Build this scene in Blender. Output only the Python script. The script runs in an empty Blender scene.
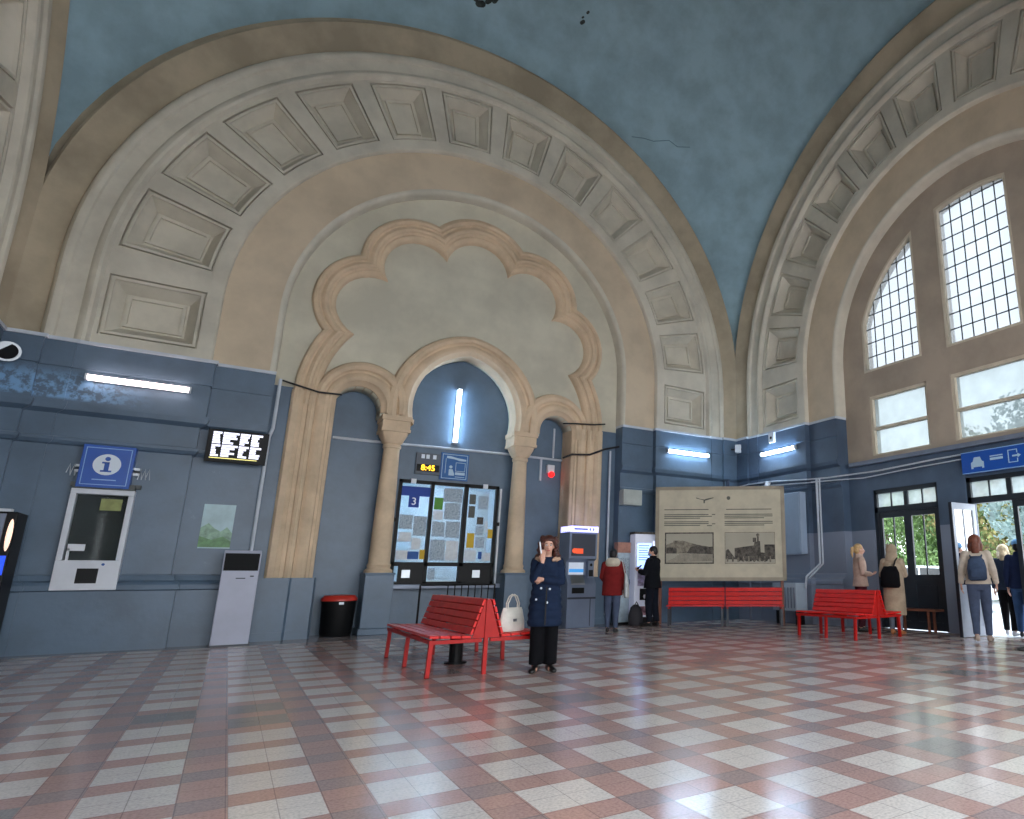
import bpy, bmesh, math, random
from mathutils import Vector, Matrix
R = math.radians
PI = math.pi
S = bpy.context.scene
COL = S.collection
random.seed(7)

# ------------------------------------------------------------------ camera
CAMZ = 1.1
YAW, PITCH, ROLL = 0.6261, 0.2319, -0.0023
fw = Vector((math.sin(YAW)*math.cos(PITCH), math.cos(YAW)*math.cos(PITCH), math.sin(PITCH)))
rt = Vector((math.cos(YAW), -math.sin(YAW), 0))
up = rt.cross(fw)
rt2 = rt*math.cos(ROLL) + up*math.sin(ROLL)
up2 = up*math.cos(ROLL) - rt*math.sin(ROLL)
cd = bpy.data.cameras.new('camera')
cam = bpy.data.objects.new('camera', cd)
COL.objects.link(cam)
mw = Matrix((rt2, up2, -fw)).transposed().to_4x4()
mw.translation = (0, 0, CAMZ)
cam.matrix_world = mw
cd.sensor_width = 36.0
cd.lens = 637.14/1024*36
cd.shift_x = -(700.84-512)/1024
cd.shift_y = (424.76-409.5)/1024
cd.clip_end = 300
S.camera = cam

# ------------------------------------------------------------------ world, exposure
W = bpy.data.worlds.new('world'); S.world = W; W.use_nodes = True
wn = W.node_tree.nodes; wl = W.node_tree.links
bg = wn['Background']
tc = wn.new('ShaderNodeTexCoord'); sx = wn.new('ShaderNodeSeparateXYZ')
rp = wn.new('ShaderNodeValToRGB')
wl.new(tc.outputs['Generated'], sx.inputs[0]); wl.new(sx.outputs['Z'], rp.inputs[0])
rp.color_ramp.elements[0].position = 0.0; rp.color_ramp.elements[0].color = (0.93, 0.96, 1.0, 1)
rp.color_ramp.elements[1].position = 0.8; rp.color_ramp.elements[1].color = (0.80, 0.90, 1.0, 1)
wl.new(rp.outputs[0], bg.inputs[0])
bg.inputs[1].default_value = 4.0
S.view_settings.view_transform = 'Standard'
S.view_settings.look = 'None'
S.view_settings.exposure = 0.55
S.view_settings.gamma = 1.0
S.view_settings.use_curve_mapping = False

# ------------------------------------------------------------------ materials
def s2l(c):
    return tuple((v/255/12.92 if v/255 <= .04045 else ((v/255+.055)/1.055)**2.4) for v in c)
MATS = {}
def mat(name, rgb, rough=.6, metal=0, var=.12, scale=3, rgb2=None, bump=0, bscale=30, emit=None, estr=0, spec=.5, coord='Object'):
    if name in MATS: return MATS[name]
    m = bpy.data.materials.new(name); m.use_nodes = True
    nt = m.node_tree; n = nt.nodes; l = nt.links
    b = n['Principled BSDF']
    c = s2l(rgb)
    b.inputs['Roughness'].default_value = rough
    b.inputs['Metallic'].default_value = metal
    b.inputs['Specular IOR Level'].default_value = spec
    t = n.new('ShaderNodeTexCoord')
    if var > 0 or rgb2:
        no = n.new('ShaderNodeTexNoise'); no.inputs['Scale'].default_value = scale
        no.inputs['Detail'].default_value = 6; no.inputs['Roughness'].default_value = .6
        l.new(t.outputs[coord], no.inputs['Vector'])
        r = n.new('ShaderNodeValToRGB')
        c2 = s2l(rgb2) if rgb2 else tuple(v*(1-var) for v in c)
        c1 = c if rgb2 else tuple(min(1, v*(1+var*.6)) for v in c)
        r.color_ramp.elements[0].position = .36; r.color_ramp.elements[0].color = (*c2, 1)
        r.color_ramp.elements[1].position = .62; r.color_ramp.elements[1].color = (*c1, 1)
        l.new(no.outputs['Fac'], r.inputs[0]); l.new(r.outputs[0], b.inputs['Base Color'])
    else:
        b.inputs['Base Color'].default_value = (*c, 1)
    if bump:
        n2 = n.new('ShaderNodeTexNoise'); n2.inputs['Scale'].default_value = bscale; n2.inputs['Detail'].default_value = 5
        l.new(t.outputs[coord], n2.inputs['Vector'])
        bp = n.new('ShaderNodeBump'); bp.inputs['Strength'].default_value = bump; bp.inputs['Distance'].default_value = .02
        l.new(n2.outputs['Fac'], bp.inputs['Height']); l.new(bp.outputs[0], b.inputs['Normal'])
    if emit:
        b.inputs['Emission Color'].default_value = (*s2l(emit), 1)
        b.inputs['Emission Strength'].default_value = estr
    MATS[name] = m
    return m

def paint_mat(name, rgb, stain, rough=.38, split=None):
    """oil paint on old plaster: blotches, peeled flakes; optional paler coat below a height"""
    m = mat(name, rgb, rough, var=.16, scale=1.3, bump=.12, bscale=14)
    nt = m.node_tree; n = nt.nodes; l = nt.links; b = n['Principled BSDF']
    src = b.inputs['Base Color'].links[0].from_socket
    t = n.new('ShaderNodeTexCoord')
    if split:
        s = n.new('ShaderNodeSeparateXYZ'); l.new(t.outputs['Object'], s.inputs[0])
        c = n.new('ShaderNodeMath'); c.operation = 'LESS_THAN'; c.inputs[1].default_value = split[0]
        l.new(s.outputs['Z'], c.inputs[0])
        mx = n.new('ShaderNodeMix'); mx.data_type = 'RGBA'
        l.new(c.outputs[0], mx.inputs[0]); l.new(src, mx.inputs[6]); mx.inputs[7].default_value = (*s2l(split[1]), 1)
        src = mx.outputs[2]
    no = n.new('ShaderNodeTexNoise'); no.inputs['Scale'].default_value = 2.6; no.inputs['Detail'].default_value = 9
    no.inputs['Roughness'].default_value = .7
    l.new(t.outputs['Object'], no.inputs['Vector'])
    r = n.new('ShaderNodeValToRGB'); r.color_ramp.elements[0].position = .66; r.color_ramp.elements[1].position = .70
    r.color_ramp.elements[1].color = (.7, .7, .7, 1)
    l.new(no.outputs['Fac'], r.inputs[0])
    mx = n.new('ShaderNodeMix'); mx.data_type = 'RGBA'
    l.new(r.outputs[0], mx.inputs[0]); l.new(src, mx.inputs[6]); mx.inputs[7].default_value = (*s2l(stain), 1)
    l.new(mx.outputs[2], b.inputs['Base Color'])
    return m

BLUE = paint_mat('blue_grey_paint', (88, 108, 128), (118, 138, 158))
def pale_blue_patch(m):  # streaky lighter blue area high on the left end of the dado
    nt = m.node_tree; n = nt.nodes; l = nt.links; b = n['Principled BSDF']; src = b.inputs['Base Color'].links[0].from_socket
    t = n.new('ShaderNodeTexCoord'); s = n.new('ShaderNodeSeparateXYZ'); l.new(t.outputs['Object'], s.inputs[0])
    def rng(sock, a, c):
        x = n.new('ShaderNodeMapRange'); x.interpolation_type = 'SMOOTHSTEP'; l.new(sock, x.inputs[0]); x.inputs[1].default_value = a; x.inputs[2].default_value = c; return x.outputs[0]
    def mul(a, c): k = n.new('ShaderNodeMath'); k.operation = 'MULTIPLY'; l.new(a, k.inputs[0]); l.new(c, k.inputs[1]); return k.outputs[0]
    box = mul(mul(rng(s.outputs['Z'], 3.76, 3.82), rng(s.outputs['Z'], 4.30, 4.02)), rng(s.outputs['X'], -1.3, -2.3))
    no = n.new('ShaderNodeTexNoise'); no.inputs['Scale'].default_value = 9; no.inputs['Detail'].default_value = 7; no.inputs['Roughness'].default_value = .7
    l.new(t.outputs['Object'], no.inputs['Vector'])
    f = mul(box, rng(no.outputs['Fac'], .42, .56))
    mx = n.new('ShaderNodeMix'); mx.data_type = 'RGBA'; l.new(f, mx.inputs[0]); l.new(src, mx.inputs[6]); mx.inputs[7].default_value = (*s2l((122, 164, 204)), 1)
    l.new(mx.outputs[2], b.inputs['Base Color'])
pale_blue_patch(BLUE)
BLUE2 = paint_mat('two_tone_paint', (76, 94, 116), (98, 118, 140), split=(2.07, (130, 140, 158)))
COLD = mat('pale_line_paint', (196, 204, 214), .6, var=.1)
BROWN = mat('ochre_plaster', (178, 165, 142), .8, var=.22, scale=.8, bump=.12, bscale=10)
PALE = mat('pale_plaster', (206, 200, 184), .75, var=.14, scale=1.2, bump=.1, bscale=14)
BAND = mat('sand_plaster', (204, 187, 162), .8, var=.14, scale=.9, bump=.1, bscale=9)
TYMP = mat('cream_plaster', (204, 199, 180), .8, var=.13, scale=.9, bump=.15, bscale=7)
STONE = mat('sandstone', (214, 190, 160), .75, var=.16, scale=1.6, bump=.15, bscale=18)
VAULT = paint_mat('vault_blue_plaster', (152, 182, 194), (142, 172, 188), rough=.8)
BWALL = mat('window_wall_plaster', (172, 158, 142), .8, var=.14, scale=1.1, bump=.1, bscale=10)
RED = mat('red_bench_paint', (214, 34, 30), .4, var=.1, scale=6, spec=.3)
REDD = mat('red_steel_paint', (172, 26, 22), .45, var=.1, scale=8, spec=.25)
BLACK = mat('black_plastic', (11, 12, 14), .5, var=.1, spec=.25)
DARKM = mat('dark_metal', (38, 42, 50), .4, .3, var=.1)
DOORP = mat('dark_door_paint', (34, 42, 50), .35, var=.15, scale=4)
WHITE = mat('white_enamel', (214, 218, 226), .4, var=.05)
WHITEP = mat('white_plastic', (222, 226, 232), .45, var=.05)
PAPER = mat('paper', (216, 222, 226), .8, var=.1, scale=12)
PAPER2 = mat('printed_paper', (190, 204, 214), .8, var=.3, scale=40, rgb2=(128, 146, 160))
GREYM = mat('grey_metal_paint', (120, 130, 148), .35, .2, var=.08)
STEEL = mat('steel', (150, 155, 160), .3, .9, var=.08)
SIGNB = mat('sign_blue', (16, 82, 176), .35, var=.06)
SIGNW = mat('sign_white', (225, 235, 245), .5, var=0)
GREEN = mat('paper_green', (90, 150, 60), .7, var=.1)
YELLOW = mat('paper_yellow', (214, 176, 50), .7, var=.1)
INKB = mat('paper_blue', (48, 92, 160), .7, var=.1)
CREAM = mat('window_frame_cream', (206, 196, 176), .6, var=.1)
INK = mat('ink_grey', (96, 96, 90), .8, var=.1)
TUBE = mat('tube_light', (255, 255, 255), .5, var=0, emit=(195, 226, 255), estr=40)
TUBEW = mat('tube_light_warm', (255, 255, 255), .5, var=0, emit=(255, 226, 218), estr=12)

def glass_mat(name, tint, transl=.0, rough=.05, tr=.9, scale=4, var=.15):
    m = bpy.data.materials.new(name); m.use_nodes = True
    nt = m.node_tree; n = nt.nodes; l = nt.links; n.clear()
    o = n.new('ShaderNodeOutputMaterial'); t = n.new('ShaderNodeBsdfTransparent'); t.inputs[0].default_value = (*tint, 1)
    g = n.new('ShaderNodeBsdfGlossy'); g.inputs['Roughness'].default_value = rough
    fr = n.new('ShaderNodeFresnel'); fr.inputs[0].default_value = 1.25
    a = n.new('ShaderNodeMixShader')
    if transl:
        tl = n.new('ShaderNodeBsdfTranslucent')
        tcx = n.new('ShaderNodeTexCoord'); no = n.new('ShaderNodeTexNoise'); no.inputs['Scale'].default_value = scale; no.inputs['Detail'].default_value = 4
        r = n.new('ShaderNodeValToRGB'); r.color_ramp.elements[0].position = .35; r.color_ramp.elements[1].position = .65
        r.color_ramp.elements[0].color = tuple(v*(1-var) for v in tint)+(1,); r.color_ramp.elements[1].color = (*tint, 1)
        l.new(tcx.outputs['Object'], no.inputs['Vector']); l.new(no.outputs['Fac'], r.inputs[0]); l.new(r.outputs[0], tl.inputs[0])
        b = n.new('ShaderNodeMixShader'); b.inputs[0].default_value = transl
        l.new(t.outputs[0], b.inputs[1]); l.new(tl.outputs[0], b.inputs[2]); base = b.outputs[0]
    else: base = t.outputs[0]
    l.new(fr.outputs[0], a.inputs[0]); l.new(base, a.inputs[1]); l.new(g.outputs[0], a.inputs[2]); l.new(a.outputs[0], o.inputs[0])
    MATS[name] = m
    return m
FROST = glass_mat('frosted_leaded_glass', (.235, .25, .265), .5, .25, scale=2)
FROSTL = glass_mat('dusty_window_glass', (.21, .24, .245), .55, .25, scale=2.5, var=.3)
FROSTT = glass_mat('transom_glass', (.55, .60, .60), .55, .25, scale=6, var=.2)
CLEAR = glass_mat('clear_glass', (.93, .96, .96))

def floor_mat():
    m = bpy.data.materials.new('terrazzo_tiles'); m.use_nodes = True
    nt = m.node_tree; n = nt.nodes; l = nt.links; b = n['Principled BSDF']
    def M(op, a, c=None):
        k = n.new('ShaderNodeMath'); k.operation = op
        for i, v in enumerate((a, c)):
            if v is None: continue
            if isinstance(v, (int, float)): k.inputs[i].default_value = v
            else: l.new(v, k.inputs[i])
        return k.outputs[0]
    t = n.new('ShaderNodeTexCoord'); s = n.new('ShaderNodeSeparateXYZ'); l.new(t.outputs['Object'], s.inputs[0])
    P = .6055
    ux = M('DIVIDE', M('SUBTRACT', s.outputs['X'], .150), P); uy = M('DIVIDE', M('SUBTRACT', s.outputs['Y'], 3.17), P)
    fx = M('FRACT', ux); fy = M('FRACT', uy)
    mx = M('LESS_THAN', fx, .648); my = M('LESS_THAN', fy, .640)
    white = M('MULTIPLY', mx, my)
    cross = M('MULTIPLY', M('SUBTRACT', 1, mx), M('SUBTRACT', 1, my))
    # seams every third of a cell
    def seam(f):
        a = M('ABSOLUTE', M('SUBTRACT', M('FRACT', M('MULTIPLY', f, 3.05)), .5))
        return M('GREATER_THAN', a, .488)
    sm = M('MAXIMUM', seam(fx), seam(fy))
    cx = M('FLOOR', ux); cy = M('FLOOR', uy)
    cv = n.new('ShaderNodeCombineXYZ'); l.new(cx, cv.inputs[0]); l.new(cy, cv.inputs[1])
    wnz = n.new('ShaderNodeTexWhiteNoise'); wnz.noise_dimensions = '2D'; l.new(cv.outputs[0], wnz.inputs['Vector'])
    cv2 = n.new('ShaderNodeCombineXYZ'); l.new(M('FLOOR', M('MULTIPLY', ux, 3.0)), cv2.inputs[0]); l.new(M('FLOOR', M('MULTIPLY', uy, 3.0)), cv2.inputs[1])
    wn2 = n.new('ShaderNodeTexWhiteNoise'); wn2.noise_dimensions = '2D'; l.new(cv2.outputs[0], wn2.inputs['Vector'])
    def mix(f, a, c):
        k = n.new('ShaderNodeMix'); k.data_type = 'RGBA'
        if isinstance(f, (int, float)): k.inputs[0].default_value = f
        else: l.new(f, k.inputs[0])
        for i, v in ((6, a), (7, c)):
            if isinstance(v, tuple): k.inputs[i].default_value = (*s2l(v), 1)
            else: l.new(v, k.inputs[i])
        return k.outputs[2]
    big = n.new('ShaderNodeTexNoise'); big.inputs['Scale'].default_value = .55; big.inputs['Detail'].default_value = 3
    l.new(t.outputs['Object'], big.inputs['Vector'])
    bigr = n.new('ShaderNodeValToRGB'); bigr.color_ramp.elements[0].position = .42; bigr.color_ramp.elements[1].position = .6
    l.new(big.outputs['Fac'], bigr.inputs[0])
    pink = mix(wn2.outputs['Value'], (202, 160, 148), (188, 152, 144))
    pink = mix(M('MULTIPLY', bigr.outputs[0], .45), pink, (168, 148, 144))
    pink = mix(M('MULTIPLY', cross, .65), pink, (156, 144, 144))
    wht = mix(wnz.outputs['Value'], (232, 222, 214), (216, 206, 200))
    grey = M('MULTIPLY', M('LESS_THAN', wnz.outputs['Value'], .05), 1)
    wht = mix(grey, wht, (150, 142, 140))
    col = mix(white, pink, wht)
    # speckle, scratches
    sp = n.new('ShaderNodeTexNoise'); sp.inputs['Scale'].default_value = 60; sp.inputs['Detail'].default_value = 3
    l.new(t.outputs['Object'], sp.inputs['Vector'])
    spr = n.new('ShaderNodeValToRGB'); spr.color_ramp.elements[0].position = .3; spr.color_ramp.elements[0].color = (.72, .72, .72, 1); spr.color_ramp.elements[1].position = .6
    l.new(sp.outputs['Fac'], spr.inputs[0])
    k = n.new('ShaderNodeMix'); k.data_type = 'RGBA'; k.blend_type = 'MULTIPLY'; k.inputs[0].default_value = 1
    l.new(col, k.inputs[6]); l.new(spr.outputs[0], k.inputs[7]); col = k.outputs[2]
    mp = n.new('ShaderNodeMapping'); mp.inputs['Scale'].default_value = (2.2, 9, 1); mp.inputs['Rotation'].default_value = (0, 0, .3)
    l.new(t.outputs['Object'], mp.inputs[0])
    sc = n.new('ShaderNodeTexNoise'); sc.inputs['Scale'].default_value = 1.7; sc.inputs['Detail'].default_value = 8; sc.inputs['Roughness'].default_value = .75
    l.new(mp.outputs[0], sc.inputs['Vector'])
    scr = n.new('ShaderNodeValToRGB'); scr.color_ramp.elements[0].position = .66; scr.color_ramp.elements[1].position = .72
    l.new(sc.outputs['Fac'], scr.inputs[0])
    col = mix(M('MULTIPLY', scr.outputs[0], .5), col, (92, 84, 82))
    col = mix(M('MULTIPLY', sm, .45), col, (70, 62, 60))
    # plain grey border along the ticket wall and worn grey field on the far left
    bl = M('GREATER_THAN', s.outputs['Y'], 13.15)
    col = mix(M('MULTIPLY', bl, .8), col, (128, 122, 124))
    l.new(col, b.inputs['Base Color'])
    rr = n.new('ShaderNodeMapRange'); l.new(big.outputs['Fac'], rr.inputs[0]); rr.inputs[3].default_value = .10; rr.inputs[4].default_value = .27
    l.new(rr.outputs[0], b.inputs['Roughness'])
    b.inputs['Specular IOR Level'].default_value = .6
    bp = n.new('ShaderNodeBump'); bp.inputs['Strength'].default_value = .08; bp.inputs['Distance'].default_value = .01
    wv = n.new('ShaderNodeTexNoise'); wv.inputs['Scale'].default_value = 6; l.new(t.outputs['Object'], wv.inputs['Vector'])
    l.new(wv.outputs['Fac'], bp.inputs['Height']); l.new(bp.outputs[0], b.inputs['Normal'])
    return m

# ------------------------------------------------------------------ mesh helpers
class MB:
    def __init__(s): s.v = []; s.f = []
    def add(s, vs, fs, M=None):
        o = len(s.v)
        for p in vs:
            p = Vector(p)
            s.v.append(tuple(M @ p) if M is not None else tuple(p))
        s.f += [tuple(i+o for i in f) for f in fs]
        return s
    def box(s, x0, x1, y0, y1, z0, z1, M=None):
        v = [(x0,y0,z0),(x1,y0,z0),(x1,y1,z0),(x0,y1,z0),(x0,y0,z1),(x1,y0,z1),(x1,y1,z1),(x0,y1,z1)]
        return s.add(v, [(0,3,2,1),(4,5,6,7),(0,1,5,4),(1,2,6,5),(2,3,7,6),(3,0,4,7)], M)
    def prism(s, pts, axis, a0, a1, M=None):
        """pts 2D outline; axis 'x': (a,p0,p1), 'y': (p0,a,p1), 'z': (p0,p1,a)"""
        def q(p, a): return {'x': (a, p[0], p[1]), 'y': (p[0], a, p[1]), 'z': (p[0], p[1], a)}[axis]
        n = len(pts)
        v = [q(p, a0) for p in pts] + [q(p, a1) for p in pts]
        f = [tuple(range(n)), tuple(range(2*n-1, n-1, -1))] + [(i, i+n, (i+1) % n+n, (i+1) % n) for i in range(n)]
        return s.add(v, f, M)
    def loft(s, rings, M=None, caps=True):
        n = len(rings[0]); v = [p for r in rings for p in r]; f = []
        for k in range(len(rings)-1):
            for i in range(n):
                j = (i+1) % n
                f.append((k*n+i, k*n+j, (k+1)*n+j, (k+1)*n+i))
        if caps: f.append(tuple(range(n-1, -1, -1))); f.append(tuple((len(rings)-1)*n+i for i in range(n)))
        return s.add(v, f, M)
    def tube(s, pts, r, n=10, M=None, flat=1.0, ends=False):
        pts = [Vector(p) for p in pts]
        rs = list(r) if isinstance(r, (list, tuple)) else [r]*len(pts)
        if ends:
            d0 = (pts[0]-pts[1]).normalized(); d1 = (pts[-1]-pts[-2]).normalized()
            pts = [pts[0]+d0*rs[0]*.92, pts[0]+d0*rs[0]*.6] + pts + [pts[-1]+d1*rs[-1]*.6, pts[-1]+d1*rs[-1]*.92]
            rs = [rs[0]*.35, rs[0]*.8] + rs + [rs[-1]*.8, rs[-1]*.35]
        rings = []; prev = None
        for i, p in enumerate(pts):
            if i == 0: d = pts[1]-p
            elif i == len(pts)-1: d = p-pts[i-1]
            else: d = (pts[i+1]-p).normalized()+(p-pts[i-1]).normalized()
            d.normalize()
            if prev is None:
                a = Vector((0, 0, 1)) if abs(d.z) < .8 else Vector((1, 0, 0))
                a = (a-d*a.dot(d)).normalized()
            else: a = (prev-d*prev.dot(d)).normalized()
            prev = a; b = d.cross(a)
            rings.append([tuple(p+(a*math.cos(2*PI*k/n)+b*math.sin(2*PI*k/n)*flat)*rs[i]) for k in range(n)])
        return s.loft(rings, M)
    def ball(s, c, r, n=14, m=9, M=None):
        if isinstance(r, (int, float)): r = (r, r, r)
        rings = []
        for i in range(m+1):
            t = PI*(.02+.96*i/m)
            rings.append([(c[0]+r[0]*math.sin(t)*math.cos(2*PI*k/n), c[1]+r[1]*math.sin(t)*math.sin(2*PI*k/n), c[2]-r[2]*math.cos(t)) for k in range(n)])
        return s.loft(rings, M)
    def ell(s, st, n=20, M=None):
        """vertical loft through ellipses (cx,cy,z,rx,ry)"""
        return s.loft([[(c[0]+c[3]*math.cos(2*PI*k/n), c[1]+c[4]*math.sin(2*PI*k/n), c[2]) for k in range(n)] for c in st], M)
    def mesh(s, name):
        me = bpy.data.meshes.new(name); me.from_pydata(s.v, [], s.f); me.validate()
        bm = bmesh.new(); bm.from_mesh(me); bmesh.ops.recalc_face_normals(bm, faces=bm.faces); bm.to_mesh(me); bm.free()
        return me

def tag(o, label=None, cat=None, group=None, kind=None):
    if label: o['label'] = label
    if cat: o['category'] = cat
    if group: o['group'] = group
    if kind: o['kind'] = kind
    return o
def link(name, me, m=None, parent=None, bevel=0, smooth=False, auto=None):
    o = bpy.data.objects.new(name, me); COL.objects.link(o)
    if m: me.materials.clear(); me.materials.append(m)
    if parent: o.parent = parent
    if bevel:
        b = o.modifiers.new('bevel', 'BEVEL'); b.width = bevel; b.segments = 2; b.limit_method = 'ANGLE'; b.angle_limit = R(40)
    if smooth:
        for p in me.polygons: p.use_smooth = True
    if auto is not None:
        bm = bmesh.new(); bm.from_mesh(me)
        for e in bm.edges:
            if len(e.link_faces) == 2 and e.calc_face_angle(0) > R(auto): e.smooth = False
        for f in bm.faces: f.smooth = True
        bm.to_mesh(me); bm.free()
    return o
def obj(name, mb, m, parent=None, **k): return link(name, mb.mesh(name), m, parent, **k)
def empty(name, loc, rz=0):
    o = bpy.data.objects.new(name, None); COL.objects.link(o); o.location = loc; o.rotation_euler = (0, 0, rz); o.empty_display_size = .1
    return o
def struct(o): o['kind'] = 'structure'; return o
def copy_tree(o, parent=None):
    c = o.copy(); COL.objects.link(c); c.parent = parent
    for ch in [x for x in bpy.data.objects if x.parent == o]: copy_tree(ch, c)
    return c
def eval_mesh(o):
    dg = bpy.context.evaluated_depsgraph_get(); dg.update()
    return bpy.data.meshes.new_from_object(o.evaluated_get(dg), depsgraph=dg)
def plate_mesh(name, outlines, thick, mapf, d0):
    """flat plate with holes. outlines: lists of (u,v); spans depth d0..d0+thick through mapf(u,v,d)"""
    cu = bpy.data.curves.new(name, 'CURVE'); cu.dimensions = '2D'; cu.fill_mode = 'BOTH'
    for ol in outlines:
        sp = cu.splines.new('POLY'); sp.points.add(len(ol)-1)
        for p, q in zip(sp.points, ol): p.co = (q[0], q[1], 0, 1)
        sp.use_cyclic_u = True
    cu.extrude = thick/2
    o = bpy.data.objects.new(name, cu); COL.objects.link(o)
    me = eval_mesh(o)
    bpy.data.objects.remove(o); bpy.data.curves.remove(cu)
    for v in me.vertices: v.co = mapf(v.co.x, v.co.y, d0+thick/2+v.co.z)
    bm = bmesh.new(); bm.from_mesh(me); bmesh.ops.remove_doubles(bm, verts=bm.verts, dist=1e-5)
    bmesh.ops.recalc_face_normals(bm, faces=bm.faces); bm.to_mesh(me); bm.free()
    return me
def text_mesh(txt, size, ext=.004):
    cu = bpy.data.curves.new('t', 'FONT'); cu.body = txt; cu.size = size; cu.extrude = ext; cu.align_x = 'CENTER'; cu.align_y = 'CENTER'
    o = bpy.data.objects.new('t', cu); COL.objects.link(o); me = eval_mesh(o)
    bpy.data.objects.remove(o); bpy.data.curves.remove(cu)
    return me
def blob(name, mb, m, parent, voxel=.012, it=3):
    me = mb.mesh(name)
    o = bpy.data.objects.new(name, me); COL.objects.link(o)
    r = o.modifiers.new('r', 'REMESH'); r.mode = 'VOXEL'; r.voxel_size = voxel; r.use_smooth_shade = True
    sm = o.modifiers.new('s', 'SMOOTH'); sm.factor = .5; sm.iterations = it
    me2 = eval_mesh(o); bpy.data.objects.remove(o); bpy.data.meshes.remove(me)
    me2.name = name
    return link(name, me2, m, parent, smooth=True)

# wall frames: u = offset from the arch axis, v = height, d = depth behind the wall face
def MA(u, v, d): return Vector((3.85+u, 13.6+d, v))
def MBm(u, v, d): return Vector((11.1+d, 6.35-u, v))
def MC(u, v, d): return Vector((-3.4-d, 6.35+u, v))
SPR, ZC, RV = 4.76, 6.0, 7.25
REAR_H = 5.6

# ------------------------------------------------------------------ structure: floor, vault
fl_ = MB(); fl_.box(-3.9, 11.5, -6.0, 14.75, -.12, 0)
struct(obj('floor', fl_, floor_mat()))
g = MB(); N = 72; RS = RV*math.sqrt(2)
vv = []
for j in range(N+1):
    for i in range(N+1):
        x = -RV+2*RV*i/N; y = -RV+2*RV*j/N
        vv.append((3.85+x*1.004, 6.35+y*1.004, 6.32+math.sqrt(max(0, RS*RS-x*x-y*y))))
g.add(vv, [(j*(N+1)+i, j*(N+1)+i+1, (j+1)*(N+1)+i+1, (j+1)*(N+1)+i) for j in range(N) for i in range(N)])
ceil = struct(obj('ceiling', g, VAULT, smooth=True))

def sweep(mb, outs, mapf):
    """outs: list of (outline [(u,v)], depth)"""
    n = len(outs[0][0]); o = len(mb.v)
    for ol, d in outs:
        for p in ol: mb.v.append(tuple(mapf(p[0], p[1], d if not isinstance(d, list) else 0)))
    for k in range(len(outs)-1):
        for i in range(n-1):
            mb.f.append((o+k*n+i, o+k*n+i+1, o+(k+1)*n+i+1, o+(k+1)*n+i))
def arch(r, zc=ZC, z0=SPR, n=72):
    return [(-r, z0)] + [(-r*math.cos(PI*i/n), zc+r*math.sin(PI*i/n)) for i in range(n+1)] + [(r, z0)]
def ring(name, mapf, prof, m, parent, z0=SPR, auto=35):
    b = MB(); sweep(b, [(arch(p[0], p[2] if len(p) > 2 else ZC, z0), p[1]) for p in prof], mapf)
    return link(name, b.mesh(name), m, parent, auto=auto)

def coffered(mapf, parent):
    def P(t, r):
        if t < 0: return (-r, ZC+t)
        if t > 180: return (r, ZC-(t-180))
        a = R(t); return (-r*math.cos(a), ZC+r*math.sin(a))
    cells = [('s', SPR-ZC, -1.06), ('c', -1.06, -.0001), ('s', -.0001, 4.9)]
    t = 4.9
    for k in range(12):
        cells.append(('c', t, t+11.1)); t += 11.1
        if k < 11: cells.append(('s', t, t+3.3636)); t += 3.3636
    cells += [('s', 175.1, 180.0001), ('c', 180.0001, 181.06), ('s', 181.06, 180+ZC-SPR)]
    flat = MB()
    R0, R1, R2, R3 = 4.6, 4.81, 6.10, 6.16
    prof = [(0, 0), (.002, .08), (.028, .085), (.032, .015), (.075, .015), (.08, .06), (.22, .27), (.25, .27), (.255, .215), (.30, .215), (.305, .26), (.34, .26)]
    for kind, a, b in cells:
        n = 6
        ts = [a+(b-a)*i/n for i in range(n+1)]
        rows = [(R0, R1), (R2, R3)] if kind == 'c' else [(R0, R3)]
        for ra, rb in rows:
            vs = [mapf(*P(t, r), 0) for r in (ra, rb) for t in ts]
            flat.add(vs, [(i, i+1, n+2+i, n+1+i) for i in range(n)])
        if kind == 'c':
            cm = MB(); loops = []
            isleg = a < 0 or a >= 180
            for ins, d in prof:
                it = ins if isleg else math.degrees(ins/5.45)
                ta, tb = a+it, b-it; ra, rb = R1+ins, R2-ins
                tt = [ta+(tb-ta)*i/n for i in range(n+1)]
                lp = [P(t, ra) for t in tt] + [P(t, rb) for t in reversed(tt)]
                loops.append([mapf(*p, d) for p in lp])
            L = len(loops[0]); v = [p for q in loops for p in q]; f = []
            for k in range(len(loops)-1):
                for i in range(L):
                    j = (i+1) % L; f.append((k*L+i, k*L+j, (k+1)*L+j, (k+1)*L+i))
            o = (len(loops)-1)*L
            for i in range(n): f.append((o+i, o+i+1, o+L-2-i, o+L-1-i))
            cm.add(v, f)
            obj('coffer', cm, PALE, parent)
    return obj('coffer_border', flat, PALE, parent)

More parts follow.
